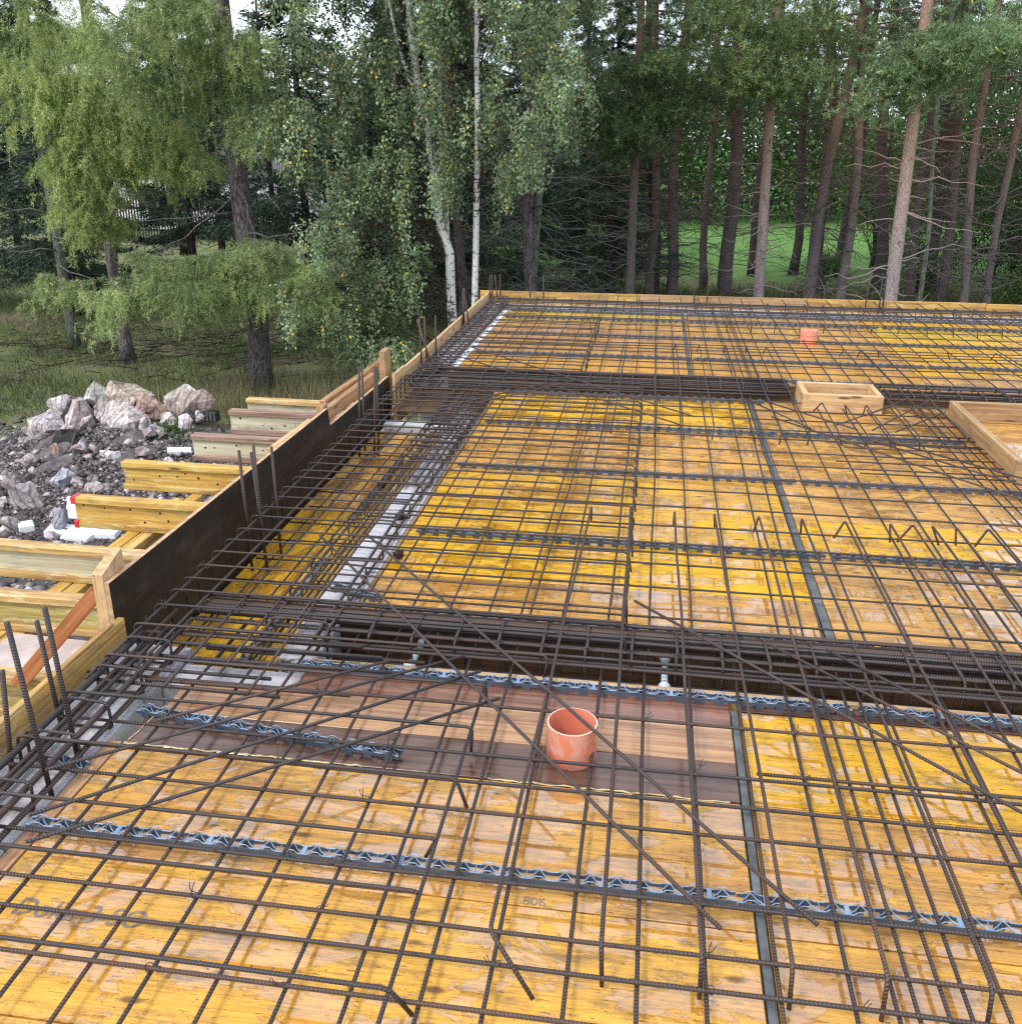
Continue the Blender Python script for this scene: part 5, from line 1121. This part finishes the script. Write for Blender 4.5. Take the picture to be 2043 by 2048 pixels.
PINES = [('P1', .02, 28.33, -.0583, .34, .60, 1.2), ('P2', .52, 27.35, -.0117, .30, .75, 1.0), ('P3', 1.73, 33.0, -.0297, .24, .6, .8), ('P4', 2.13, 28.88, -.0256, .40, .85, 2.2), ('P6', 5.12, 37.0, -.0263, .30, .42, 1.5), ('P7', 3.94, 25.55, .0582, .30, .85, 2.0), ('P8', 5.09, 30.74, -.0699, .36, .5, 1.8), ('P9', 4.80, 25.65, -.0223, .25, 1.0, 1.9),
         ('P10', 7.23, 32.66, -.0874, .38, .5, 1.8), ('P12', 7.36, 29.02, -.0367, .28, .75, 1.9), ('P13', 8.93, 32.88, -.0537, .38, .45, 2.0), ('P14', 8.20, 29.12, -.0502, .28, .75, 2.1), ('P15', 7.75, 25.48, -.0599, .22, .9, 2.2), ('P16', 8.63, 26.17, -.0421, .20, .9, 2.4), ('P17', 12.32, 35.03, -.1207, .20, .5, 2.0), ('P18', 6.46, 24.89, -.0214, .12, 1.1, 3.0),
         ('S1', -2.50, 20.0, 0, .23, .9, 1.9), ('S2', -2.44, 20.6, 0, .17, .8, 2.2), ('S4', -.06, 26.0, -.02, .24, .6, .6), ('S5', -4.42, 22.0, -.02, .21, .55, 3.0), ('Q1', 3.6, 36.5, .01, .3, .4, 2), ('Q2', 6.6, 36.0, .02, .28, .4, 2), ('Q4', 10.5, 29.5, -.05, .26, .6, 2.2), ('Q5', 9.6, 36.0, -.03, .3, .4, 1.8), ('Q7', 11.6, 25.5, -.03, .24, .7, 2.3)]
PLAB = {'P1': 'dark pine trunk leftmost of the group right of centre', 'P2': 'grey brown pine trunk second in the row right of centre', 'P3': 'thin dark pine standing back between two thicker ones', 'P4': 'thick reddish brown pine trunk left of the meadow gap', 'P5': 'bright straight pine trunk at the left of the meadow gap', 'P6': 'black slim pine trunk standing inside the meadow gap', 'P7': 'left leaning trunk of the crossing pine pair at the meadow gap', 'P8': 'dark trunk of the crossing pine pair at the meadow gap', 'P9': 'slim pine trunk at the right of the meadow gap, leaning right',
        'P10': 'dark thick pine trunk behind the brightest trunk', 'P11': 'brightest orange topped pine trunk, nearest the back board', 'P12': 'brown pine trunk right behind the brightest trunk', 'P13': 'dark thick pine farther right behind the thin sapling', 'P14': 'right leaning dark pine third from the right edge', 'P15': 'slim right leaning pine second from the right edge', 'P16': 'slim right leaning pine nearest the right edge', 'P17': 'thin dark pine far back at the right edge', 'P18': 'thin pale sapling trunk beside the brightest pine',
        'S1': 'thick grey trunk behind the far left corner, left of a twin', 'S2': 'grey green lichen trunk touching the thick grey trunk', 'S3': 'pine with low hanging dark crown right of the birches', 'S4': 'darker pine standing close behind the low crowned pine', 'S5': 'reddish brown trunk hidden between the two birches', 'Q1': 'deep background pine in the meadow gap, left', 'Q2': 'deep background pine in the meadow gap, right', 'Q3': 'deep background pine left of the meadow gap', 'Q4': 'pine at the right edge between the slim leaning ones', 'Q5': 'deep background pine near the right edge', 'Q6': 'deep background pine behind the low crowned pine', 'Q7': 'pine just beyond the right photo edge', 'Q8': 'slim dark pine between birch and low crowned pine'}
for i, (nm, x, y, lean, dia, tone, cb) in enumerate(PINES):
    t = empty('pine_tree', (x, y, GZ)); tag(t, PLAB[nm], 'tree', 'pine trunks beyond the back board')
    H = 4.55 + cb + 6.5; limbs = []
    nl = int(44 if y < 30 else 20)
    for k in range(nl):
        z = rnd.uniform(.9, 2.9 + cb); a = rnd.uniform(0, 2 * PI); L = rnd.uniform(.5, 2.3) * (1 if dia > .15 else .5); st = Vector((lean * z, 0, z)); e = st + Vector((math.cos(a) * L, math.sin(a) * L, rnd.uniform(-.35, .45) * L))
        pth = curve(st, e, rnd.uniform(-.1, .12) * L, 6, 0, .05); limbs.append((pth, .016, .004))
        for q in range(3):
            p = pth[rnd.randint(2, 5)]; limbs.append(([p, p + Vector((rnd.uniform(-1, 1), rnd.uniform(-1, 1), rnd.uniform(-.7, .4))) * .22 * L, p + Vector((rnd.uniform(-1, 1), rnd.uniform(-1, 1), rnd.uniform(-.9, .3))) * .42 * L], .006, .002))
    path = [(0, 0, -.1)] + [(lean * z + (.11 * math.sin(z * .75 + i * 1.7) if z > 1 else 0), .06 * math.sin(z + i), z) for z in (1.2, 2.6, 4.2, 6, 8, H)]
    bark = 'lichen_bark' if nm in ('S2', 'P18') else ('larch_bark' if nm == 'S1' else 'pine_bark')
    cm, cl = PC[i % 3]; cb += .55 * (i % 3); off = Vector((lean * (4.2 + cb), 0, 1.45 + 1.85 + cb)); rz = rnd.uniform(0, 6.28)
    if dia > .15:
        R3 = Matrix.Rotation(rz, 3, 'Z')
        for pth, a, b in cl: limbs.append(([R3 @ Vector(p) + off for p in pth], a, b))
    o = trunk_mesh(path, dia * .53, dia * .2, 12, limbs).build('trunk', M[bark], t); o.color = (tone, tone, tone, 1)
    o = link('crown', cm, M['pine_n'], t, off, (0, 0, rz)); s = (.8, .95, 1.1)[i % 3] if dia > .15 else .4; o.scale = (s, s, 1)
    c = min(1.35, .42 + .68 * tone); o.color = (c, c * 1.02, c * 1.02, 1)
# two pine boughs reaching out over the clearing belong to their own near trees
def bough_pine(x, y, dia, boughs, label, tint, lean=0.0, ks=1.0, ttone=1.0):
    boughs = [((a * ks, b * ks, 1.85 + (c - 1.85) * ks), n) for (a, b, c), n in boughs]
    t = empty('pine_tree', (x, y, GZ)); tag(t, label, 'tree', 'pine trunks beyond the back board'); limbs = []; P = []; D = []
    for (tip, n) in boughs:
        e = Vector(tip) - Vector((x, y, GZ)); st = Vector((lean * e.z, 0, e.z - .2)); pth = curve(st, e, -.05, 8, 0, .03); limbs.append((pth, .035, .008))
        A, tt = along(pth, n, .25); w = .16 + .42 * np.sin(np.clip(tt, 0, 1) * PI * .8)
        C = A + rng.normal(0, 1, (n, 3)) * w[:, None] * np.array([.75, .75, .38]); nn = 18
        Cn = np.repeat(C, nn, 0) + rng.normal(0, .03, (n * nn, 3)); P.append(Cn); D.append(unit(rng.normal(0, 1, (n * nn, 3)) + np.array([0, -.2, .35])))
    P = np.concatenate(P); D = np.concatenate(D); V, F = blades(P, D, rng.uniform(.07, .14, len(P)), rng.uniform(.014, .026, len(P)))
    for k in range(38):
        z = rnd.uniform(1.0, 4.6); a = rnd.uniform(0, 2 * PI); L = rnd.uniform(.4, 1.6); st = Vector((lean * z, 0, z)); e2 = st + Vector((math.cos(a) * L, math.sin(a) * L, rnd.uniform(-.35, .35) * L)); pth = curve(st, e2, rnd.uniform(-.1, .12) * L, 6, 0, .05); limbs.append((pth, .015, .004))
    cm, cl = PC[1]; V2 = np.empty(len(cm.vertices) * 3, dtype=np.float32); cm.vertices.foreach_get('co', V2); V2 = V2.reshape(-1, 3) + np.array([lean * 7, 0, 6.6])
    V, F = cat_([(V, F), (V2, np.arange(len(V2)).reshape(-1, 3))])
    path = [(0, 0, -.1), (lean * 3, 0, 3), (lean * 7, 0, 7), (lean * 12, 0, 12)]
    o = trunk_mesh(path, dia * .53, dia * .25, 12, limbs).build('trunk', M['pine_bark'], t); o.color = (ttone, ttone, ttone, 1)  # ttone scales the whole trunk colour evenly
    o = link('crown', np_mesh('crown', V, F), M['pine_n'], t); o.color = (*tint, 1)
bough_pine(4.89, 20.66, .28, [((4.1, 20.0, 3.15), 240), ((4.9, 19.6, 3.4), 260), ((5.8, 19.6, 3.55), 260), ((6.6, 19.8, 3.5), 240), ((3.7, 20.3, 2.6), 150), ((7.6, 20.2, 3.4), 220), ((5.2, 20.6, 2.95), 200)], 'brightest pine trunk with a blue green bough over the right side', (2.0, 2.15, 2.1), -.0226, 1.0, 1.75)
bough_pine(2.61, 23.98, .26, [((-.2, 20.2, 3.3), 240), ((.5, 20.0, 3.9), 260), ((1.3, 20.2, 3.2), 200), ((1.6, 20.4, 2.9), 160), ((2.6, 20.4, 3.0), 180), ((3.2, 20.8, 3.0), 180), ((.8, 20.8, 4.4), 240), ((2.2, 20.6, 3.8), 220), ((3.6, 21.0, 3.7), 220)], 'bright straight pine left of the meadow gap with olive green boughs', (1.6, 1.65, 1.3), -.0376, 1.10, 1.6)
bough_pine(-.53, 24.0, .22, [((-2.2, 21.6, 3.2), 220), ((-1.6, 21.2, 2.6), 220), ((-.6, 21.2, 2.0), 260), ((.3, 21.4, 2.4), 260), ((-1.2, 21.6, 1.7), 180), ((.0, 21.8, 3.2), 260), ((.9, 22.2, 2.7), 200), ((-1.9, 21.8, 2.2), 180)], 'pine with dense dark boughs hanging low right of the birches', (1.0, 1.1, 1.0), -.01, 1.06, .8)
# spruces: dark wall behind the larches
SC = [spruce_crown(s) for s in (5, 6)]
SPR = [(-15.5, 24), (-12.9, 26), (-9.3, 25.5), (-6.9, 26.5), (-5.0, 24.8), (-17.5, 28), (-14.3, 31), (-8.0, 29.5), (-3.6, 29), (-6.2, 33), (-19.5, 24), (-21, 30), (-2.4, 33), (-4.9, 38), (-9.2, 38), (-15.2, 38), (-18.2, 36), (-1.0, 40), (13.2, 37), (15.5, 33), (-1.2, 27.5)]
SLB = ['at the left edge behind the lichen trunk', 'left of the white house gap', 'right of the white house gap', 'behind the tall larch', 'behind the weeping birch on its left', 'far left in the second row', 'behind the white house gap at the left', 'behind the tall larch in the second row', 'behind the birch pair', 'deep behind the weeping birch', 'outermost at the left edge', 'outermost left in the second row', 'deep behind the thick grey trunk', 'deep in the middle behind the birches', 'deep in the wood behind the larches', 'deep in the wood at the left', 'deep in the wood at the far left', 'deep behind the low crowned pine', 'deep at the right edge', 'outermost at the right', 'dark behind the low crowned pine']
for i, (x, y) in enumerate(SPR):
    t = empty('spruce_tree', (x, y, GZ)); tag(t, 'dark spruce ' + SLB[i], 'tree', 'dark spruces in the background')
    limbs = []
    for k in range(16):
        z = rnd.uniform(.4, 3); a = rnd.uniform(0, 6.28); L = rnd.uniform(.6, 1.8); limbs.append((curve((0, 0, z), (math.cos(a) * L, math.sin(a) * L, z - .2 * L), .05, 5, 0, .05), .014, .004))
    trunk_mesh([(0, 0, -.1), (0, 0, 4), (0, 0, 9.5)], .14, .04, 10, limbs).build('trunk', M['spruce_bark'], t)
    s = rnd.uniform(.8, 1.1); o = link('crown', SC[i % 2], M['spruce_n'], t, (0, 0, .9 if i not in (1, 2, 6) else 2.2), (0, 0, rnd.uniform(0, 6))); o.scale = (s, s, (1.05 if -8 < x < -2 else .75) if y > 27 else .95); c = rnd.uniform(.8, 1.3); o.color = (c, c, c, 1)

# broad-leaved trees and shrubs
def leafy(x, y, h, R, z0, n, label, tint, name='leafy_tree', group='leafy trees at the right', cat='tree', size=.09, seedr=0):
    t = empty(name, (x, y, GZ)); tag(t, label, cat, group)
    nb = 34; C = rng.normal(0, 1, (nb, 3)); C = unit(C) * rng.uniform(.3, 1, (nb, 1)) * np.array([R, R, (h - z0) / 2]) + np.array([0, 0, (h + z0) / 2])
    k = rng.integers(0, nb, n); P = C[k] + rng.normal(0, 1, (n, 3)) * R * .20
    P[:, 2] = np.maximum(P[:, 2], .05); D = unit(rng.normal(0, 1, (n, 3)) + np.array([0, -.2, -.3])); V, F = leaves(P, D, rng.uniform(.7, 1.3, n) * size, rng.uniform(.5, .9, n) * size)
    limbs = [(curve((0, 0, max(.15, h * .25 * rnd.random())), tuple(C[j]), -.1, 6, 0, .04), .02, .004) for j in range(0, nb, 2)]
    trunk_mesh([(0, 0, -.1), (J(.1), 0, h * .5), (J(.2), 0, h * .9)], max(.03, h * .018), .015, 8, limbs).build('trunk' if name != 'shrub' else 'stem', M['spruce_bark'], t)
    o = link('crown' if name != 'shrub' else 'foliage', np_mesh('crown', V, F), M['leaf'], t); o.color = (*tint, 1)
leafy(13.0, 31, 6.2, 2.2, .8, 9000, 'leafy green tree behind the slim pines at the right edge', (1.0, 1.05, .9)); leafy(10.6, 32.5, 5.6, 2.0, .8, 8000, 'leafy green tree left of the right edge, behind leaning pines', (.9, 1.0, .85)); leafy(15.6, 28, 6.0, 2.2, .5, 8000, 'leafy green tree beyond the right photo edge', (.8, .9, .8))
leafy(8.2, 38.5, 5.6, 2.2, 1.0, 6000, 'lighter yellow green tree behind the meadow gap', (1.3, 1.25, .8)); leafy(12.0, 27.5, 3.4, 1.6, .2, 6500, 'low bushy tree at the right edge under the pines', (.95, 1.0, .9))
SHR = [(9.6, 26.5, 1.7, 'leafy shrub low between the right hand pines'), (7.9, 30.5, 1.9, 'shrub right of the meadow gap'), (5.6, 33.5, 1.3, 'low shrub at the foot of the crossing pines'), (-1.1, 34, 1.6, 'light green shrub right of the thick grey trunk'), (-4.4, 31, 1.8, 'shrub in the gap between birch trunk and grey trunk'), (-.4, 37, 2.0, 'sunny shrub deep right of the thick grey trunk'), (11.0, 24, 1.8, 'shrub at the right edge nearest the back board'), (9.4, 37.5, 2.2, 'shrub closing the right end of the meadow gap'), (10.9, 36, 2.2, 'second shrub right of the meadow gap'), (12.4, 36, 2.4, 'third shrub right of the meadow gap'), (-2.2, 37, 2.2, 'shrub deep between the white birch and the grey trunk')]
for x, y, h, l in SHR: leafy(x, y, h, h * .62, .1, 2600, l, (1.0, 1.1, .9) if y < 33 else (1.3, 1.5, .9), 'shrub', 'shrubs under the pines', 'shrub', .075)  # shrubs farther back get a brighter leaf tint
leafy(-7.2, 13.05, .55, .42, .0, 900, 'green weeds growing among the white rocks', (1.2, 1.45, 1.1), 'weed', 'weeds', 'weed', .05)
leafy(-14.6, 18.2, 3.4, 1.0, 1.6, 3500, 'bluish green young pine crown at the left edge', (.7, 1.0, .95), 'young_pine', 'young pines', 'tree', .07)

# far woods beyond the meadow
n = 190000
fx = np.concatenate([rng.uniform(-45, 45, 160000), rng.uniform(-90, 90, 30000)]); top = 7.6 + 1.5 * np.sin(fx * .35) + .7 * np.sin(fx * 1.1 + 2) + .4 * np.sin(fx * 2.9); fz = GZ + rng.uniform(0, 1, n) ** .8 * top; fy = rng.uniform(57, 72, n) + np.abs(fx) * .05
P = np.stack([fx, fy, fz], 1); D = unit(rng.normal(0, 1, (n, 3))); V, F = leaves(P, D, rng.uniform(.16, .38, n), rng.uniform(.12, .28, n)); o = link('far_woods', np_mesh('far_woods', V, F), M['leaf']); o.color = (.9, 1.0, .95, 1); tag(o, 'far dark green wood edge beyond the meadow', 'woods', None, 'stuff')

# grass and weeds
def ground_z(x, y): return GZ + hgt(x, y)
n = 120000
gx = rng.uniform(-24, -2.6, n); gy = rng.uniform(12.5, 34, n); cl = np.sin(gx * 1.7 + 2 * np.sin(gy * .9)) + np.sin(gy * 2.3 + gx) + rng.normal(0, .7, n); keep = (cl > -1.1) & (np.hypot(gx + 7.5, gy - 9.5) > 5.6 + rng.uniform(-.5, .5, n)) & (np.hypot((gx + 8) / 2.3, (gy - 12.9) / 2.2) > 1); gx, gy = gx[keep], gy[keep]; n = len(gx)
P = np.stack([gx, gy, ground_z(gx, gy) - .01], 1); D = unit(np.stack([rng.normal(0, .6, n), rng.normal(0, .45, n), np.ones(n)], 1)); V, F = blades(P, D, rng.uniform(.08, .26, n) * (1 + .5 * (gy < 17)), rng.uniform(.010, .022, n)); tag(link('grass', np_mesh('grass', V, F), M['grass']), 'short green forest grass left of the building', 'grass', None, 'stuff')
n = 26000
gx = rng.uniform(-4, 16, n); gy = rng.uniform(22, 31.5, n); P = np.stack([gx, gy, ground_z(gx, gy)], 1); D = unit(np.stack([rng.normal(0, .5, n), rng.normal(0, .5, n), np.ones(n)], 1)); V, F = blades(P, D, rng.uniform(.2, .75, n), rng.uniform(.015, .04, n)); tag(link('undergrowth', np_mesh('undergrowth', V, F), M['grass']), 'rough undergrowth on the floor of the pine wood', 'undergrowth', None, 'stuff')
n = 1500
gx = rng.normal(-6.3, 1.2, n); gy = rng.normal(15.2, 1.1, n); P = np.stack([gx, gy, ground_z(gx, gy)], 1); D = unit(np.stack([rng.normal(0, .28, n), rng.normal(0, .28, n), np.ones(n)], 1)); V, F = blades(P, D, rng.uniform(.3, .75, n), rng.uniform(.008, .018, n)); tag(link('dry_grass', np_mesh('dry_grass', V, F), M['straw']), 'tall straw coloured grass behind the farthest beams', 'dry grass', None, 'stuff')
# fallen twigs under the larches
m = MB()
for k in range(420):
    x = rnd.gauss(-10.5, 2.6); y = rnd.gauss(20.5, 1.8); a = rnd.uniform(0, 6.28); L = rnd.uniform(.3, 1.3); z = GZ + .04 + rnd.random() * .12
    m.tube([(x, y, z), (x + math.cos(a) * L * .5, y + math.sin(a) * L * .5, z + rnd.uniform(-.02, .10)), (x + math.cos(a + .3) * L, y + math.sin(a + .3) * L, z + rnd.uniform(-.03, .2))], [.010, .007, .003], 4)
o = m.build('brushwood', M['spruce_bark']); tag(o, 'dark fallen brushwood under the larches', 'brushwood', None, 'stuff')

# house and fence glimpsed between the larches
t = empty('white_house', (-23.5, 49, GZ)); tag(t, 'white house glimpsed through the trees at the left', 'house')
b = MB(); b.box(-5.2, 0, 0, 5.6, 7, 3.0); b.build('wall', M['render_wall'], t)
m = MB(); m.add([(-5.6, -.4, 2.98), (6.0, -.4, 2.98), (6.0, 7.4, 2.98), (-5.6, 7.4, 2.98), (-5.6, 3.5, 4.6), (6.0, 3.5, 4.6)], [[0, 1, 5, 4], [2, 3, 4, 5], [0, 4, 3], [1, 2, 5], [0, 3, 2, 1]]); m.build('roof', M['tile'], t)
for x in (-3.4, -1.0, 2.2, 4.2):
    b = MB(); b.box(x, -.03, 1.0, x + .9, .01, 2.2); b.build('window', M['glass'], t)
t = empty('picket_fence', (-22, 44, GZ)); tag(t, 'dark picket fence before the white house', 'fence'); m = MB()
for k in range(70): m.box(-5 + .145 * k, 0, 0, -5 + .145 * k + .075, .02, 1.9 + .05 * (k % 2))
m.box(-5, .021, .4, 5.2, .06, .5); m.box(-5, .021, 1.4, 5.2, .06, 1.5); m.build('slats', M['fence'], t)

# ------------------------------------------------------------------ camera, light, sky
cam = bpy.data.cameras.new('camera'); cam.sensor_fit = 'HORIZONTAL'; cam.sensor_width = 36; cam.lens = 36 * 1896 / 2043.0; cam.clip_end = 2000; cam.clip_start = .05
co = bpy.data.objects.new('camera', cam); COL.objects.link(co); yaw, pit, roll = -.143975, .374507, .0049417
fw = Vector((math.sin(yaw) * math.cos(pit), math.cos(yaw) * math.cos(pit), -math.sin(pit))); ri = Vector((math.cos(yaw), -math.sin(yaw), 0)); up = ri.cross(fw)
r2 = ri * math.cos(roll) + up * math.sin(roll); u2 = -ri * math.sin(roll) + up * math.cos(roll)
Mx = Matrix((r2, u2, -fw)).transposed().to_4x4(); Mx.translation = Vector((0, 0, 1.85)); co.matrix_world = Mx; sc.camera = co

w = bpy.data.worlds.new('World'); sc.world = w; w.use_nodes = True; nt = w.node_tree; nt.nodes.clear()
SUN_EL, SUN_AZ = math.radians(48), math.radians(215)       # azimuth from +Y towards +X: behind the viewer, to the left
out = nt.nodes.new('ShaderNodeOutputWorld'); sky = nt.nodes.new('ShaderNodeTexSky'); sky.sky_type = 'NISHITA'; sky.sun_disc = False; sky.sun_elevation = SUN_EL; sky.sun_rotation = SUN_AZ; sky.air_density = 1.2; sky.dust_density = 2.5
bg = nt.nodes.new('ShaderNodeBackground'); bg.inputs[1].default_value = .09; nt.links.new(sky.outputs[0], bg.inputs[0])
tc = nt.nodes.new('ShaderNodeTexCoord'); nz = nt.nodes.new('ShaderNodeTexNoise'); nz.inputs['Scale'].default_value = 2.2; nz.inputs['Detail'].default_value = 5; nt.links.new(tc.outputs['Generated'], nz.inputs['Vector'])
rp = nt.nodes.new('ShaderNodeValToRGB'); rp.color_ramp.elements[0].position = .35; rp.color_ramp.elements[0].color = (.62, .72, .88, 1); rp.color_ramp.elements[1].position = .62; rp.color_ramp.elements[1].color = (1.0, 1.0, 1.0, 1); nt.links.new(nz.outputs['Fac'], rp.inputs[0])
bg2 = nt.nodes.new('ShaderNodeBackground'); bg2.inputs[1].default_value = 1.32; nt.links.new(rp.outputs[0], bg2.inputs[0])
ad = nt.nodes.new('ShaderNodeAddShader'); nt.links.new(bg.outputs[0], ad.inputs[0]); nt.links.new(bg2.outputs[0], ad.inputs[1]); nt.links.new(ad.outputs[0], out.inputs[0])
sun = bpy.data.lights.new('sun', 'SUN'); sun.energy = 1.75; sun.angle = math.radians(9); sun.color = (1.0, .96, .90); so = bpy.data.objects.new('sun', sun); COL.objects.link(so)
sd = Vector((math.sin(SUN_AZ) * math.cos(SUN_EL), math.cos(SUN_AZ) * math.cos(SUN_EL), math.sin(SUN_EL))); so.rotation_euler = sd.to_track_quat('Z', 'Y').to_euler(); so.location = sd * 30
sc.view_settings.view_transform = 'Standard'; sc.view_settings.look = 'None'; sc.view_settings.exposure = 0; sc.view_settings.gamma = 1
sc.cycles.max_bounces = 6; sc.cycles.diffuse_bounces = 3; sc.cycles.glossy_bounces = 3; sc.cycles.transmission_bounces = 2; sc.cycles.use_denoising = False; sc.cycles.filter_width = 1.25
